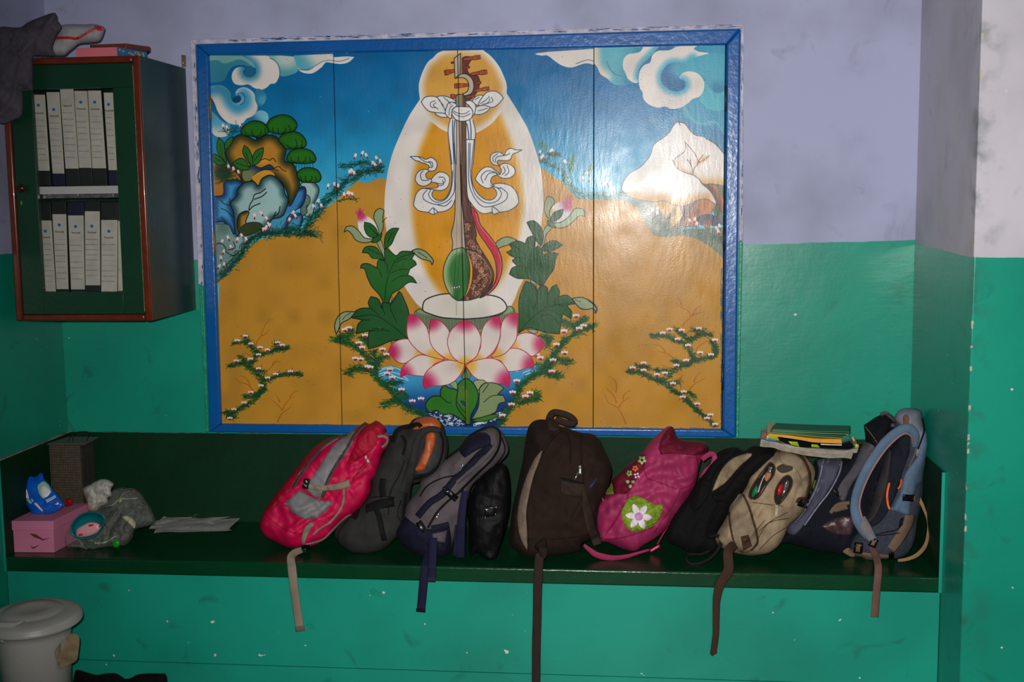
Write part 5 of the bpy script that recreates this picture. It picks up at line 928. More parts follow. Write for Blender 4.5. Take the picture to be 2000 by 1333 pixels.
pull(s, t, 'd', 362, 490, .05, 60, 8); s.ribbon('zip_dot', 'd 530,375 534,380', 8, MET, t, .012, .002)
s.ribbon('red_tab', 'd 705,310 725,310', 18, mat('red_tab', (150, 24, 24), .6), t, .02, .002)

s, t = bagthing('backpack', 'light blue framed backpack with looped shoulder straps at the right end', 'backpack',
    'd 850,110 880,62 940,52 1000,68 1018,150 1048,190 1060,260 1040,345 1022,440 1018,520 1005,620 985,700 972,800 945,870 900,915 830,935 740,940 680,932 600,885 600,820 640,760 700,640 740,480 790,330 840,220', -.30, GRP, T=.085, R=50, Tb=.06, lean=.0003, amp=.006, fs=24, seed=43)
s.build('body', MSH, t, 4)
s.patch('back_mesh', 'd 770,400 850,250 930,200 940,300 900,420 860,560 780,700 700,740 690,620', fabric('navy_mesh', (34, 40, 54), .8), t, .003, .004, 10)
s.patch('back_strip', 'd 790,350 830,300 810,480 760,640 700,720 680,680 740,520', fabric('dark_taupe', (74, 70, 74), .85), t, .006, .004, 8)
s.patch('top_cover', 'd 850,112 880,64 940,54 1000,68! 1015,140 1040,190 1010,300 975,330 960,200 900,160', fabric('pale_grey_cover', (150, 152, 166), .7), t, .010, .014, 14)
s.patch('top_dark_opening', 'd 895,105 915,85 935,100 935,150 905,165', fabric('tan_lining', (140, 104, 90), .8), t, .024, .002, 6)
s.patch('right_strap', 'd 985,330! 1015,200 1045,195 1062,260 1050,330 1020,400 1010,470 985,500 960,560 945,610 935,672 870,655 825,640! 870,560 900,460 930,400', HB, t, .014, .016, 16)
s.ribbon('strap_piping', 'd 980,280 960,340 935,390', 8, WBG, t, .03, .002); s.ribbon('dark_piping', 'd 1012,110 1022,180 1000,250 985,290', 10, BLK, t, .028, .002)
s.ribbon('orange_piping', 'd 890,465 885,500 870,520', 11, ORG, t, .014, .002); s.ribbon('orange_piping', 'd 820,485 808,540 810,600 822,638', 14, ORG, t, .014, .002)
s.ribbon('waist_strap', 'd 935,672 930,720 880,800 830,870', 62, WBG, t, .014, .002, taper=(.9, .9, 1, .9)); s.patch('mesh_edge', 'd 905,680! 880,700 875,740 895,720', BLK, t, .018)
for w_, f_, m_ in ((62, 0, HB), (12, 22, mat('pinkish_piping', (140, 106, 106), .6))):
    s.ribbon('shoulder_loop' if w_ > 20 else 'loop_piping', 'd 965,280 972,215 940,172 880,185 800,250 730,345 675,440 635,540 622,620 640,700 690,775 735,820' if w_ > 20 else 'd 955,260 950,220 920,200 880,215 810,280 745,370 695,460 660,550 648,620 665,690 705,760 738,805', w_, m_, t, 0, .012 if w_ > 20 else .004, Ys=(-.365, -.385, -.395, -.40, -.405, -.41, -.41, -.415, -.42, -.43, -.43, -.42) if w_ > 20 else (-.378, -.40, -.41, -.415, -.42, -.425, -.425, -.43, -.435, -.445, -.445, -.435), taper=(.5, .8, 1, 1, 1, 1, 1, .95, .9, 1.1, 1.2, .8) if w_ > 20 else None)
s.ribbon('strap_patch', 'd 652,690 690,760 725,815', 70, fabric('grey_patch', (140, 140, 146), .7), t, 0, .008, Ys=(-.432, -.438, -.435), taper=(.9, 1, .7))
s.ribbon('drawcord', 'd 735,785 800,770 860,755 900,720', 5, BLK, t, .024, .002, rnd=True); s.ribbon('drawcord', 'd 735,790 810,785 880,775', 5, BLK, t, .024, .002, rnd=True)
s.ribbon('hip_belt', 'd 560,868 620,900 700,912 780,920 850,925', 42, WBG, t, .014, .002, Ys=None)
s.ribbon('belt_tail', 'd 958,560 990,575 1022,640 1045,720 1035,830 990,895 930,925 870,935', 24, fabric('tan_belt_edge', (166, 136, 108), .7), t, Ys=(-.30, -.30, -.31, -.33, -.37, -.39, -.40, -.41), th=.0015, taper=(1, .9, .6, .5, .9, 1.1, .9, .7))
buckle(s, t, 'd', 930, 572, 70, 44, .05, .034); s.patch('buckle_insert', 'd 962,560! 975,562! 970,595! 957,592!', WBG, t, .045); buckle(s, t, 'd', 640, 862, 52, 66, .12, .09); buckle(s, t, 'd', 728, 832, 44, 56, .5, .085); buckle(s, t, 'd', 832, 915, 30, 62, .05, .022)
s.patch('buckle_insert', 'd 628,835! 655,838! 650,888! 622,884!', WBG, t, .098, sink=-.09); s.patch('buckle_insert', 'd 722,812! 742,824! 732,850! 714,842!', WBG, t, .094, sink=-.088)
s.ribbon('hanging_strap', 'd 715,850 740,905 755,960 755,1020 745,1120 735,1262', 46, fabric('brownish_webbing', (128, 100, 92), .8), t, Ys=(-.40, -.44, -.50, -.522, -.522, -.520), taper=(.8, .95, 1, 1, .98, 1))

# ---- magazines resting on the bags
GRB = 'stack of magazines and exercise books on the bags'
def sheaf(name, label, cat, top, bot, Yf, dep, m, group=GRB, m2=None):
    T_, B_ = smooth(top, False, 4), smooth(bot, False, 4); k = 26
    def rs(P): c = np.r_[0, np.cumsum(np.hypot(*np.diff(P, axis=0).T))]; return np.stack([np.interp(np.linspace(0, c[-1], k), c, P[:, i]) for i in (0, 1)], 1)
    a, b = onY(rs(T_), Yf), onY(rs(B_), Yf); t = thing(name, label, cat, tuple(b[k//2]), group)
    V = [tuple(p) for p in a]+[tuple(p) for p in b]+[(p[0]+.02, Yf+dep, p[2]) for p in a]+[(p[0]+.02, Yf+dep, p[2]) for p in b]; Fc = []
    for i in range(k-1): Fc += [(i, i+1, k+i+1, k+i), (2*k+i, 3*k+i, 3*k+i+1, 2*k+i+1), (i, 2*k+i, 2*k+i+1, i+1), (k+i, k+i+1, 3*k+i+1, 3*k+i)]
    Fc += [(0, k, 3*k, 2*k), (k-1, 3*k-1, 4*k-1, 2*k-1)]
    o = mesh('pages', V, Fc, m, t)
    if m2:
        o.data.materials.append(m2)
        for i in range(k-1): o.data.polygons[4*i+2].material_index = 1
    return t, a, b
NP = mat('newsprint', (164, 154, 138), .8, 1, 40, .25, 30, mapping=(1, 1, 14), bdist=.006)
sheaf('newspaper', 'thick folded newspaper at the bottom of the stack on the bags', 'newspaper', 'q 45,420 200,430 500,490 800,560 1100,600 1400,620 1700,575', 'q 40,478 100,488 280,500 400,550 620,590 850,640 1100,668 1300,690 1500,680 1660,700', -.375, .19, NP)
sheaf('newspaper', 'rumpled newspaper directly under the black magazine', 'newspaper', 'q 60,355 300,400 420,430 600,450 800,500 1100,520 1400,545 1600,545 1790,505', 'q 45,418 200,428 500,487 800,556 1100,596 1400,616 1760,590', -.372, .19, mat('newsprint_grey', (176, 166, 152), .8, 1, 40, .25, 30, mapping=(1, 1, 14), bdist=.006))
MGB = mat('black_glossy_cover', (14, 16, 18), .12, .4, 60, .1); t, a, b = sheaf('magazine', 'black glossy magazine with lime blocks in the stack on the bags', 'magazine', 'q 150,300 380,325 700,390 1000,425 1400,450 1650,400', 'q 150,350 400,380 560,450 760,490 1100,505 1500,528 1640,525 1715,490', -.374, .19, MGB)
LIM = mat('lime_print', (140, 166, 30), .2)
sf = Soft('q 100,250! 1750,250! 1750,560! 100,560!', -.3745, T=0, R=5, Tb=0, amp=0)
for P in ('q 150,285! 350,300! 385,375! 150,345!', 'q 540,385! 705,395! 735,478! 590,448!', 'q 955,440! 1060,445! 1100,498! 950,488!', 'q 1690,300! 1725,370! 1705,395! 1670,330!', 'q 1730,440! 1790,440! 1795,490! 1735,510!'): sf.patch('lime_block', P, LIM if '16' not in P[:6] and '17' not in P[:6] else mat('yellow_corner', (190, 170, 20), .4), t, .0012, sink=.0002)
sf.patch('white_pages', 'q 1120,428! 1300,440! 1490,440! 1490,462! 1120,450!', mat('white_pages', (200, 198, 190), .7), t, .0014, sink=.0002); sf.patch('blue_picture', 'q 150,320 230,330 330,370 320,400 160,380', mat('blue_picture', (60, 100, 150), .3), t, .0012, sink=.0002); sf.patch('red_corner', 'q 115,245! 160,255! 160,305! 118,310!', RED, t, .0012, sink=.0002)
sheaf('book', 'yellow-spined book in the middle of the stack on the bags', 'book', 'q 205,252 500,275 1000,335 1485,350', 'q 165,292 400,310 800,370 1000,405 1490,428', -.376, .19, mat('yellow_spine', (214, 150, 34), .35, .4, 60, .12, 30))
EG = mat('green_exercise_cover', (30, 74, 48), .5, var=.15)
EG2 = mat('green_cover_edge', (30, 118, 84), .5); EGP = mat('green_spine_tape', (120, 150, 80), .5, var=.2)
for k, (nm, yl, yr, xl, xr, Yf) in enumerate((('lowest', 236, 332, 215, 1510, -.372), ('second', 216, 300, 235, 1560, -.362), ('third', 196, 262, 255, 1600, -.352), ('topmost', 176, 228, 275, 1630, -.342))):
    sheaf('exercise_book', nm+' of the four green exercise books on top of the stack', 'exercise book', 'q %d,%d %d,%d %d,%d %d,%d' % (xl, yl-6, xl+300, yl+10, 1000, (yl+yr)/2+8-k*2, xr, yr-8), 'q %d,%d %d,%d %d,%d %d,%d' % (xl, yl+4, xl+300, yl+21, 1000, (yl+yr)/2+19-k*2, xr, yr+3), Yf, .11, (EGP, EG2)[k % 2], m2=EG)

# ---- beige bag
BG, BG2, BRP = fabric('beige_canvas', (180, 162, 136), .9, .1, .5, .8), fabric('beige_canvas_strap', (166, 150, 128), .9, .1, .25, .8), fabric('brown_piping', (92, 68, 50), .8)
s, t = bagthing('backpack', 'beige canvas backpack with two half-open pockets', 'backpack',
    'c 880,850 930,760 970,690 1000,640 1060,560 1090,480 1150,410 1200,360 1240,330 d 200,300 250,298 330,330 385,392 388,460 352,560 330,640 290,685 240,730 215,790 180,850 120,892 30,908 c 1200,972 1100,972 1000,955 930,930 890,895', -.37, GRP, T=.08, R=55, Tb=.06, lean=.00035, amp=.012, fs=28, fdir=(.8, .6), seed=47)
s.build('body', BG, t)
s.patch('top_flap', 'd 190,300 250,300 310,325 360,400 370,480 350,560 320,560 310,480 270,400 210,380 180,340', BG2, t, .004, .012, 14)
s.ribbon('piping', 'd 240,300 310,335 350,400 362,470 345,560 320,600', 17, BRP, t, .016, .003); s.ribbon('piping', 'd 255,300 320,320 375,375', 6, BRP, t, .012, .002)
DKI = mat('pocket_shade_dark', (20, 14, 10), .9)  # near-black colour standing in for the shade inside the open pockets
s.patch('pocket_shade', 'd 8,572 15,530 45,480 85,430 115,385 135,370 155,390 155,425 130,470 95,510 65,560 30,582', DKI, t, .006)
s.patch('pocket_shade', 'd 163,600 158,560 175,500 205,460 235,445 255,470 250,510 225,550 195,590 175,612', DKI, t, .006)
s.ribbon('pocket_rim', 'd 25,580 8,560 25,510 70,440 115,385 135,368 158,395 150,440 115,490 70,560 35,582', 9, BRP, t, .010, .003, rnd=True)
s.ribbon('pocket_rim', 'd 172,612 157,580 165,520 200,462 235,442 258,470 248,520 205,585 178,612', 9, BRP, t, .010, .003, rnd=True)
s.patch('green_tube_inside', 'd 20,560 30,520 55,495 55,530 35,570', mat('green_plastic', (20, 120, 60), .4), t, .008); s.ribbon('white_pen_inside', 'd 62,540 80,480 98,440', 6, MATS['white_pages'], t, .009, .002); s.patch('lining', 'd 95,440 130,410 140,440 110,480', mat('tan_lining_flat', (160, 110, 76), .8), t, .008); s.ribbon('blue_pen_inside', 'd 50,550 70,500', 8, HB2, t, .009, .002)
s.patch('red_wrapper_inside', 'd 170,545 180,505 205,488 205,515 185,560', mat('red_inside', (200, 20, 30), .4), t, .009, .003); s.patch('foil_inside', 'd 205,520 215,480 240,470 240,510 210,560 195,570', TAPE, t, .008, .003)
pull(s, t, 'd', 132, 400, -.2, 30, 20); pull(s, t, 'd', 168, 630, .0, 52, 18, mat('matt_pull', (170, 156, 130), .5))
for p_ in ('c 1110,640 1180,650 1300,665', 'd 100,700 40,780 25,850', 'd 240,690 120,720 50,830', 'd 230,740 150,790 70,870', 'c 1150,820 1220,760 1330,700'): s.ribbon('seam_crease', p_, 4, BRP, t, .003, .0015)
s.patch('fold_shade', 'd 165,400 200,375 250,380 262,410 200,430', mat('fold_shade_brown', (60, 50, 42), .9), t, .003)  # dark brown patch paints the shade of a sunken fold
s.patch('shoulder_strap', 'c 1010,590 1060,600 1085,660 1105,720 1125,790 1140,860 1130,920 1060,957 1010,935 980,860 962,760 965,680', BG2, t, .010, .016, 12); s.ribbon('strap_piping', 'c 1050,590 1085,660 1110,740 1135,830 1140,890 1100,940', 13, BRP, t, .02, .003); s.ribbon('strap_piping', 'c 965,700 975,800 1000,890 1050,950', 13, BRP, t, .018, .003)
s.patch('strap_tab', 'c 1032,850! 1088,838! 1112,915! 1050,945!', BRP, t, .028); buckle(s, t, 'd', 320, 603, 60, 50, .3, .012); s.ribbon('side_tab', 'd 285,600 300,575 345,580', 16, BRP, t, .018, .002)
s.ribbon('hanging_strap', 'c 1000,900 960,950 h 845,150 815,200 800,260 797,340 796,400 786,475', 58, fabric('brown_webbing', (84, 64, 48), .8), t, Ys=(-.45, -.49, -.522, -.522, -.521, -.520, -.519, -.519), taper=(1, 1.1, 1.15, 1, .8, .75, .7, .7))
s.ribbon('strap_edge', 'h 783,466 792,478', 26, BRP, t, Ys=(-.519, -.519))
# ---- black bag behind the beige one
s, t = bagthing('backpack', 'plain black backpack with broad padded straps leaning behind the beige bag', 'backpack',
    'c 575,870 600,760 650,680 710,610 760,530 800,455 860,370 920,315 1000,298 1060,320 1110,292 1180,298 1262,322 1275,360 1230,410 1150,480 1080,560 1000,650 940,740 890,830 915,900 885,955 800,950 720,950 650,915', -.33, GRP, T=.055, R=45, Tb=.05, lean=.0003, amp=.008, fs=28, seed=49)
BKF = fabric('black_bag_cloth', (13, 13, 15), .85, .08); s.build('body', BKF, t)
s.patch('beige_panel', 'c 858,575! 880,510 930,420 990,365 1080,335 1105,350 1030,420 940,520', BG, t, .006, .006, 14)
s.patch('padded_strap', 'c 860,590 930,570 1000,480 1090,370 1180,305 1262,325 1272,360 1230,400 1150,470 1060,560 990,650 930,640 880,640', BKF, t, .014, .02, 20)
s.patch('padded_strap', 'c 720,640 780,520 850,400 930,325 1010,308 1000,340 920,400 860,500 840,600 760,700', BKF, t, .008, .014, 16)
s.ribbon('webbing_loop', 'c 840,855 900,850 912,900 870,970 800,1015 730,1025 700,995 720,965 790,965 850,940', 22, BLK, t, Ys=(-.39, -.40, -.41, -.42, -.43, -.43, -.42, -.40, -.39, -.38))
s.ribbon('seam_crease', 'c 930,640 860,740 800,860', 8, BLK, t, .012, .003)
# ---- pink flowered bag
PK, PKD = fabric('pink_satin', (178, 66, 114), .5, .2, .2, .4), fabric('dark_raspberry', (128, 22, 62), .7, .15, .2); PW2 = mat('applique_white', (224, 214, 218), .7); LGN = mat('applique_lime', (130, 160, 36), .95, 1, 160, .4, 90, bdist=.006); LIL_ = mat('applique_lilac', (196, 140, 196), .7)
s, t = bagthing('backpack', 'shiny pink backpack with a white flower on a lime patch', 'backpack',
    'c 165,880 140,800 130,720 150,650 190,600 225,560 240,500 290,462 350,400 410,350 450,295 500,240 570,178 600,168 622,182 640,232 680,256 790,265 830,285 828,325 800,370 780,430 760,520 730,580 680,660 620,750 560,820 500,870 440,905 380,945 300,928 215,892', -.31, GRP, T=.085, R=55, Tb=.07, lean=.0004, amp=.014, fs=28, fdir=(.35, .95), seed=53)
s.build('body', PK, t)
s.patch('flap', 'c 540,345! 528,300 550,230 600,172 622,184 640,234 680,258 790,268 826,290 815,330 760,350 640,340', PKD, t, .004, .008, 14)
s.patch('flowered_panel', 'c 244,495 300,452 360,400 420,345 448,340! 440,430 400,480 370,530 330,585 255,590 240,540', PKD, t, .004, .008, 12)
s.patch('side_pocket', 'c 135,720 160,640 200,600 280,585 345,585! 330,640 270,740 210,830 170,870 142,800', PK, t, .006, .02, 20)
def daisy(cx, cy, r_, n, m, mc, a0=0, off=.010, thin=.35):
    for k in range(n):
        a = a0+2*math.pi*k/n; b_ = a+math.pi/2
        P = ' '.join('%.1f,%.1f' % (cx+math.cos(a)*r_*u+math.cos(b_)*r_*v, cy+math.sin(a)*r_*u+math.sin(b_)*r_*v) for u, v in ((.1, -.1), (.6, -thin), (1, -.08), (1, .08), (.6, thin), (.1, .1)))
        s.patch('petal', 'c '+P, m, t, off+.0004*k, .001, 4, 3, sink=-off+.001)
    s.patch('flower_centre', 'c '+' '.join('%.1f,%.1f' % (cx+r_*.34*math.cos(q_), cy+r_*.34*math.sin(q_)) for q_ in np.linspace(0, 6.28, 9)[:-1]), mc, t, off+.004, .002, 4, 3, sink=-off)
daisy(425, 378, 28, 5, mat('pale_green', (150, 190, 120), .7), PKD, .3, .014); daisy(382, 430, 20, 5, mat('orange_star', (220, 120, 50), .7), PKD, .2, .014); daisy(345, 460, 20, 5, mat('mid_green', (130, 190, 90), .7), PKD, .5, .014); daisy(392, 474, 20, 4, PW2, PKD, .5, .014); daisy(352, 522, 30, 3, mat('pale_green', (1, 1, 1)), PKD, -2.6, .014)
s.patch('lime_patch', 'c 298,690 318,640 345,610! 385,597 440,618 500,650 557,652! 552,690 535,740 490,792 400,825 345,810 315,780 302,740', LGN, t, .006, .006, 8, 4)
daisy(405, 728, 80, 6, PW2, LIL_, .1, .018, .26)
s.patch('green_side_panel', 'c 200,590 215,555 240,520 250,560 255,585', LGN, t, .004)
PKS = fabric('pink_seam', (158, 34, 84), .6)
for p_ in ('c 440,440 460,490 540,520 640,560', 'c 440,350 420,440 370,530 340,590 300,690 240,790 180,860', 'c 660,560 640,620 560,740 500,830', 'c 200,870 300,860 400,830 500,790', 'c 760,350 770,430 740,520 660,560'): s.ribbon('seam_crease', p_, 6, PKS, t, .006, .002)
s.ribbon('shoulder_loop', 'c 795,375 850,340 875,360 860,410 820,450 795,495', 34, PK, t, Ys=(-.30, -.31, -.32, -.32, -.31, -.30))
s.ribbon('loose_strap', 'c 65,905 100,935 150,968 240,985 330,975 400,955 470,935', 36, fabric('pink_webbing', (176, 60, 108), .7), t, Ys=(-.40, -.40, -.40, -.40, -.395, -.385, -.37), taper=(.5, 1, 1.1, .9, .7, .5, .4))
s.patch('strap_adjuster', 'c 470,935! 530,900! 540,915! 480,952!', mat('magenta_plastic', (220, 40, 110), .3), t, .02, sink=0); s.ribbon('strap_end', 'c 600,770 560,830 520,900', 10, PKS, t, .008, .002)
# ---- brown bag
BR1, BR2, BRM = fabric('dark_brown_cloth', (56, 38, 30), .85, .15, .2), fabric('brown_webbing_dark', (68, 54, 46), .8), mat('tan_mesh_panel', (128, 108, 92), .8, 1, 500, .2, 40, bdist=.003)
s, t = bagthing('backpack', 'dark brown backpack with a tan mesh strip and silver zip pulls', 'backpack',
    'b 870,158! 960,134 975,110 1000,105 1050,160 1110,182 1190,208 1250,214 1290,238 1330,310 1370,400 1380,460 1352,560 1312,640 1292,720 1290,800 1300,850 1200,892 1185,940 1100,962 1000,972 930,987 850,982 790,942 745,890 760,700 790,560 820,420 850,320 866,240', -.37, GRP, T=.10, R=70, Tb=.07, lean=.0004, amp=.010, fs=40, seed=59)
s.build('body', BR1, t)
s.patch('side_gusset', 'b 868,165 985,130 1040,200! 960,300 900,420 850,560 800,720 800,850 860,950 800,945 748,890 762,700 792,560 822,420', fabric('brown_cloth_side', (48, 34, 28), .85), t, .003, .006, 14)
s.patch('mesh_strip', 'b 955,308! 900,370 850,480 812,600 795,720 802,820 830,900 860,942! 858,820 852,700 872,580 900,470 932,385', BRM, t, .012, .004, 8)
s.patch('front_pocket', 'b 1190,240 1290,240 1330,310 1368,400 1376,460 1350,560 1310,640 1285,740 1230,640 1200,500 1190,380', BR1, t, .006, .014, 18)
for p_, w_ in (('b 862,940 858,820 855,700 880,560 920,430 970,310 1040,220 1090,205 1120,260 1125,400', 8), ('b 1190,215 1196,300 1188,395', 9), ('b 1290,240 1310,320 1305,415', 8), ('b 960,950 940,890 1000,860', 5), ('b 1120,760 1200,600', 5), ('b 1000,870 1200,850 1290,830', 5)): s.ribbon('seam_crease', p_, w_, fabric('brown_piping_dark', (30, 22, 18), .7), t, .008, .003)
pull(s, t, 'b', 1184, 425, .05, 42, 22); s.ribbon('zip_cord', 'b 1175,450 1150,500', 8, MET, t, .01, .0015); pull(s, t, 'b', 1303, 440, -.15, 48, 12); pull(s, t, 'b', 1318, 605, .3, 30, 10)
s.patch('blue_gap', 'b 1240,545 1265,510 1290,480 1285,510 1250,555', mat('blue_inside', (24, 44, 100), .6), t, .024)
s.patch('side_band', 'b 1065,485! 1200,520 1225,545! 1218,605! 1130,606 1058,580!', BR2, t, .018, .004, 6); s.patch('band_edge', 'b 1065,485! 1130,500 1205,518! 1200,532! 1120,520 1065,505!', BLK, t, .024)
s.ribbon('compression_strap', 'b 1208,560 1222,650 1245,760 1270,840 1292,905', 60, BR2, t, .022, .002, taper=(.5, .8, 1, 1, .95))
s.ribbon('grab_handle', 'b 985,140 1000,100 1022,82 1060,86 1110,102 1145,128 1138,150 1100,148 1060,135 1030,122', 40, BR2, t, Ys=(-.30, -.30, -.305, -.31, -.315, -.32, -.33, -.33, -.325, -.32), th=.004)
s.patch('neck', 'b 972,115 985,100 1010,105 1060,180 1020,200 980,180', BR2, t, .006, .004, 6)
s.patch('bottom_gather', 'b 930,880 970,860 980,930 950,960 900,920', fabric('brown_piping_dark', (1, 1, 1)), t, .006, .006, 6)
s.ribbon('hanging_strap', 'b 955,920 950,970 h 108,95 104,140 100,220 98,340 95,450 94,600', 58, BR2, t, Ys=(-.47, -.50, -.522, -.522, -.521, -.520, -.519, -.519), taper=(.9, 1, 1, .95, .95, .95, .92, .92))
# ---- small black bag
s, t = bagthing('backpack', 'small black bag with a silver-cornered buckle between the navy and brown bags', 'backpack',
    'b 520,560 560,490 610,440 690,395 730,420 748,500 752,600 745,700 722,800 695,900 660,1000 600,1012 545,955 500,965 492,800 480,650', -.40, GRP, T=.06, R=40, Tb=.06, lean=.0003, amp=.008, fs=30, seed=61)
s.build('body', fabric('black_nylon', (11, 11, 14), .6, .1), t)
s.patch('buckle', 'b 588,665! 665,662! 668,720! 592,738!', BUC, t, .008, .003, 4)
for x, y in ((596, 682), (596, 735), (662, 672), (660, 715)): s.ribbon('buckle_corner', 'b %d,%d %d,%d' % (x, y-7, x+1, y+7), 5, MET, t, .014, .001)
for p_ in ('b 600,480 640,560 630,660', 'b 700,760 690,860 650,960', 'b 540,540 560,700 560,900'): s.ribbon('seam_crease', p_, 7, BKF, t, .006, .003)
# ---- navy and grey bag
NG, NG2 = fabric('taupe_grey_cloth', (112, 104, 108), .85), fabric('navy_panel', (34, 34, 60), .8)
s, t = bagthing('backpack', 'navy and taupe-grey backpack with black clips and long navy straps', 'backpack',
    'b 42,830 90,730 110,650 180,560 200,500 280,430 350,370 430,310 500,230 580,185 640,166 690,192 730,260 742,310 730,350 680,400 620,450 540,510 505,560 490,640 470,720 440,800 400,880 380,950 330,987 270,982 240,992 200,990 130,942 80,900', -.385, GRP, T=.085, R=50, Tb=.06, lean=.0004, amp=.007, fs=30, fdir=(.7, .7), seed=67)
s.build('body', NG, t)
s.patch('top_panel', 'b 440,300 500,232 580,205 628,235 620,285 540,320 470,366! 440,335', NG2, t, .005, .008, 10); s.patch('bottom_panel', 'b 42,830 98,725! 170,780 250,805 370,760! 385,860 380,948 330,985 270,980 200,988 130,940 80,900', NG2, t, .004, .006, 12)
s.ribbon('arch_trim', 'b 350,372 440,302 500,230 580,185 640,170 682,200 686,280 640,370 540,470 430,580', 15, BLK, t, .006, .004); s.ribbon('navy_strip', 'b 640,290 560,345 480,430 400,505 330,590 250,645 175,730', 42, NG2, t, .006, .003)
s.ribbon('grey_arch', 'b 650,220 662,280 600,360 500,450 420,520', 26, NG, t, .010, .005)
s.ribbon('zip', 'b 590,325 490,395 430,465 330,490 240,535 190,605', 9, BLK, t, .012, .003, rnd=True); s.ribbon('zip', 'b 460,560 380,620 300,700 240,800', 14, BLK, t, .008, .003); s.ribbon('zip', 'b 700,240 715,330 640,430', 8, BLK, t, .008, .003)
pull(s, t, 'b', 450, 415, -.5, 55, 16); pull(s, t, 'b', 300, 715, -.6, 35, 18); s.ribbon('red_motif', 'b 395,415 415,402', 14, mat('rust_print', (130, 60, 50), .6), t, .008, .001)
s.patch('lower_pocket', 'b 265,835! 362,812! 350,895! 272,880!', NG, t, .010, .004, 6); s.ribbon('pocket_hem', 'b 262,805 310,795 370,780', 40, NG2, t, .010, .003)
buckle(s, t, 'b', 385, 595, 92, 42, .7, .014); buckle(s, t, 'b', 200, 790, 74, 42, 1.0, .012); s.ribbon('clip_tail', 'b 350,560 335,545', 20, BUC, t, .016, .003)
NW = fabric('navy_webbing', (38, 38, 74), .75)
s.ribbon('side_strap', 'b 470,570 455,680 445,800 440,985', 56, NW, t, Ys=(-.45, -.455, -.46, -.44), taper=(.7, .9, 1, 1)); s.ribbon('side_strap', 'b 420,780 412,880 405,975', 22, NW, t, Ys=(-.45, -.45, -.44)); s.ribbon('strap_end', 'b 395,965 420,975', 12, BUC, t, Ys=(-.44, -.44))
s.ribbon('hanging_strap', 'b 272,860 270,960 266,1040 260,1136', 52, NW, t, Ys=(-.47, -.50, -.526, -.526)); s.ribbon('hanging_strap', 'b 238,950 222,1040 212,1150 203,1250 195,1322', 54, NW, t, Ys=(-.46, -.522, -.523, -.521, -.519), taper=(.7, .9, 1, 1, .98))
s.ribbon('strap_hem', 'b 260,1105 259,1136', 55, fabric('navy_faded', (60, 52, 78), .8), t, Ys=(-.527, -.527)); s.ribbon('strap_hem', 'b 197,1300 195,1322', 58, fabric('navy_dark', (20, 20, 44), .8), t, Ys=(-.52, -.52))
# ---- charcoal bag with orange
CH, CHB = fabric('charcoal_cloth', (66, 66, 66), .9, .15, .2), fabric('charcoal_black', (24, 24, 26), .8); OR = mat('orange_nylon', (176, 80, 24), .5, .3, 80, .15, 20)
s, t = bagthing('backpack', 'charcoal grey backpack with an orange strap lining', 'backpack',
    'a 490,740 520,690 580,640 640,590 690,520 700,440 740,350 780,270 810,200 840,165 900,140 930,110 985,97 1035,96 1085,130 1105,190 1112,300 1090,380 1030,440 960,462 900,485 890,560 882,650 872,700 830,772 760,832 680,857 600,855 540,820 505,780', -.36, GRP, T=.07, R=50, Tb=.06, lean=.0004, amp=.007, fs=34, seed=71)
s.build('body', CH, t)
s.patch('orange_top', 'a 925,135 950,110 1000,97 1050,105 1080,140 1075,175! 1040,165 990,160 930,170', OR, t, .006, .008, 10); s.patch('strap_hollow_shade', 'a 935,395! 955,330 985,250 1010,190 1050,175! 1085,200 1100,270 1080,350 1030,410 960,440', mat('deep_grey_shadowed', (44, 44, 46), .8), t, .004)  # inside the strap loop a deep grey patch stands in for shade
s.patch('orange_lining', 'a 1000,200 1030,182 1050,200 1045,260 1015,335 990,390 960,398 935,390 965,340 990,270', OR, t, .010, .003, 6)
s.ribbon('strap_arch', 'a 880,520 905,420 930,320 950,230 985,180 1040,165 1085,185 1105,250 1095,340 1050,405 980,450', 42, CH, t, .016, .010, taper=(1.4, 1.4, 1.2, 1, .9, .8, .7, .7, .7, .8, .8)); s.ribbon('strap_edge', 'a 1075,180 1092,240 1080,330 1040,400 975,432', 14, CHB, t, .028, .003)
s.ribbon('black_handle', 'a 815,240 830,185 860,160 910,150 955,140 970,155', 26, CHB, t, .012, .006); s.ribbon('black_band', 'a 905,440 960,430 1020,415 1070,370', 26, CHB, t, .022, .003)
s.ribbon('adjuster_strap', 'a 860,200 885,240 870,310', 16, CHB, t, .012, .003); s.ribbon('side_strip', 'a 760,440 755,500 762,545', 34, CHB, t, .006, .002); s.patch('black_side', 'a 660,450! 700,450 690,520 640,600 620,665 590,660 600,620 640,540', CHB, t, .004)
s.patch('compression_band', 'a 660,590! 720,560 820,542! 825,595! 740,610 665,632!', CHB, t, .010, .004, 6); s.ribbon('band_tail', 'a 720,600 740,660 752,720 768,785', 30, CHB, t, .010, .002)
for p_ in ('a 505,800 520,730 590,640', 'a 880,340 850,420 800,520 790,640', 'a 690,545 760,540 830,545', 'a 870,690 840,640 860,560'): s.ribbon('seam_crease', p_, 6, CHB, t, .005, .002)
s.ribbon('black_flank', 'a 905,470 890,560 880,660', 34, CHB, t, .004, .003)
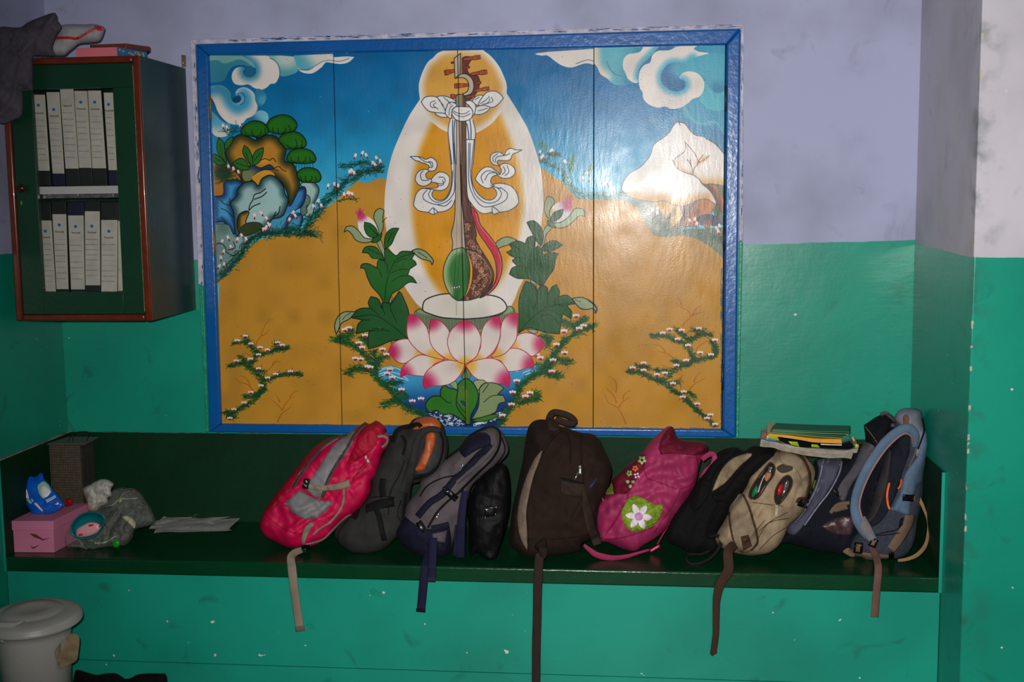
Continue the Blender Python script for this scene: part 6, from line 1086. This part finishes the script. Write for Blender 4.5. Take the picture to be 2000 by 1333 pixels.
# ---- pink and grey bag
HP, HPD = fabric('hot_pink_nylon', (206, 20, 92), .5, .2, .22, .4), fabric('crimson_nylon', (178, 14, 62), .6, .2, .2); SG, SGD = fabric('silver_grey_nylon', (150, 148, 150), .5), fabric('zip_tape_grey', (96, 90, 86), .7); WB2 = fabric('warm_grey_webbing', (158, 148, 134), .8)
s, t = bagthing('backpack', 'hot pink and silver backpack at the left end of the row', 'backpack',
    'a 78,692 110,610 170,520 250,420 330,320 400,250 490,207 540,195 562,200 620,152 660,132 690,136 720,118! 745,130 772,155 776,185 800,200 790,262 760,300 745,350 722,430 700,452 690,520 640,600 590,642 520,700 440,780 360,822 290,832 240,826 160,790 100,752', -.34, GRP, T=.09, R=55, Tb=.07, lean=.0004, amp=.013, fs=27, fdir=(.6, .8), seed=73)
s.build('body', HP, t)
s.patch('crimson_side', 'a 90,640 170,520 250,420 330,320 400,250 490,207 540,200 470,240 380,320 300,430 230,520 150,600', HPD, t, .003, .004, 12)
s.patch('top_crimson', 'a 640,170 690,137 720,120! 770,156 772,186 730,230 690,290 620,340 560,360 600,260', HPD, t, .003, .006, 12)
s.patch('silver_panel', 'a 562,200! 600,172 590,250 530,340 470,430 425,550! 380,540 325,490 370,430 440,320 500,240', SG, t, .005, .010, 12)
s.ribbon('zip_track', 'a 668,132 610,190 558,270 500,365 452,455 425,545', 20, SGD, t, .010, .004); s.ribbon('zip_coil', 'a 664,136 606,194 554,274 496,369 448,459', 5, mat('zip_coil_dark', (50, 46, 44), .5), t, .016, .002)
s.ribbon('zip_track', 'a 560,200 480,222 400,292 335,375 260,490', 17, SGD, t, .008, .004); s.ribbon('zip_track', 'a 530,205 430,270 340,365 290,420', 7, SG, t, .008, .002)
s.patch('pocket_flap', 'a 205,582! 250,545 300,505! 345,530 400,556 440,562 487,572! 450,615 392,662! 340,668 290,650 250,620 230,590', SG, t, .010, .012, 12)
s.ribbon('cross_strap', 'a 335,475 375,490 440,492 510,485 575,465', 34, WB2, t, .014, .003, taper=(.9, .9, 1, 1.1, 1.3)); buckle(s, t, 'a', 333, 470, 34, 60, .2, .018)
s.ribbon('piping', 'a 545,492 542,560 520,620 470,680 420,715 370,752', 13, WB2, t, .008, .003); s.ribbon('piping', 'a 610,640 560,655 490,720 435,775 375,798 330,808', 13, WB2, t, .006, .003); s.ribbon('piping', 'a 690,300 640,380 590,450', 6, HPD, t, .006, .003)
s.ribbon('strap_loop', 'a 372,690 345,715 325,760 318,805', 34, WB2, t, .012, .003, taper=(1, 1, .8, .5)); buckle(s, t, 'a', 325, 828, 66, 38, -.3, .012)
s.ribbon('grab_handle', 'a 730,208 765,205 788,225 778,250 755,268', 16, WB2, t, .012, .003); s.ribbon('reflective_dash', 'a 660,315 682,352', 13, mat('reflective_grey', (190, 186, 186), .3), t, .006, .001)
for p_ in ('a 110,640 180,700 260,740 340,745', 'a 590,440 640,400 700,330', 'a 620,600 660,520 690,450'): s.ribbon('seam_crease', p_, 5, HPD, t, .005, .002)  # these crimson lines paint darker fold creases onto the cloth
s.ribbon('hanging_strap', 'a 312,835 270,852 250,880 255,935 262,1000 272,1080 286,1180 302,1286', 50, WB2, t, Ys=(-.42, -.455, -.49, -.520, -.521, -.520, -.519, -.518), taper=(.7, .9, 1, 1, .95, .95, .95, .95)); s.ribbon('strap_hem', 'a 298,1258 302,1288', 52, fabric('grey_hem', (130, 120, 108), .8), t, Ys=(-.520, -.520))
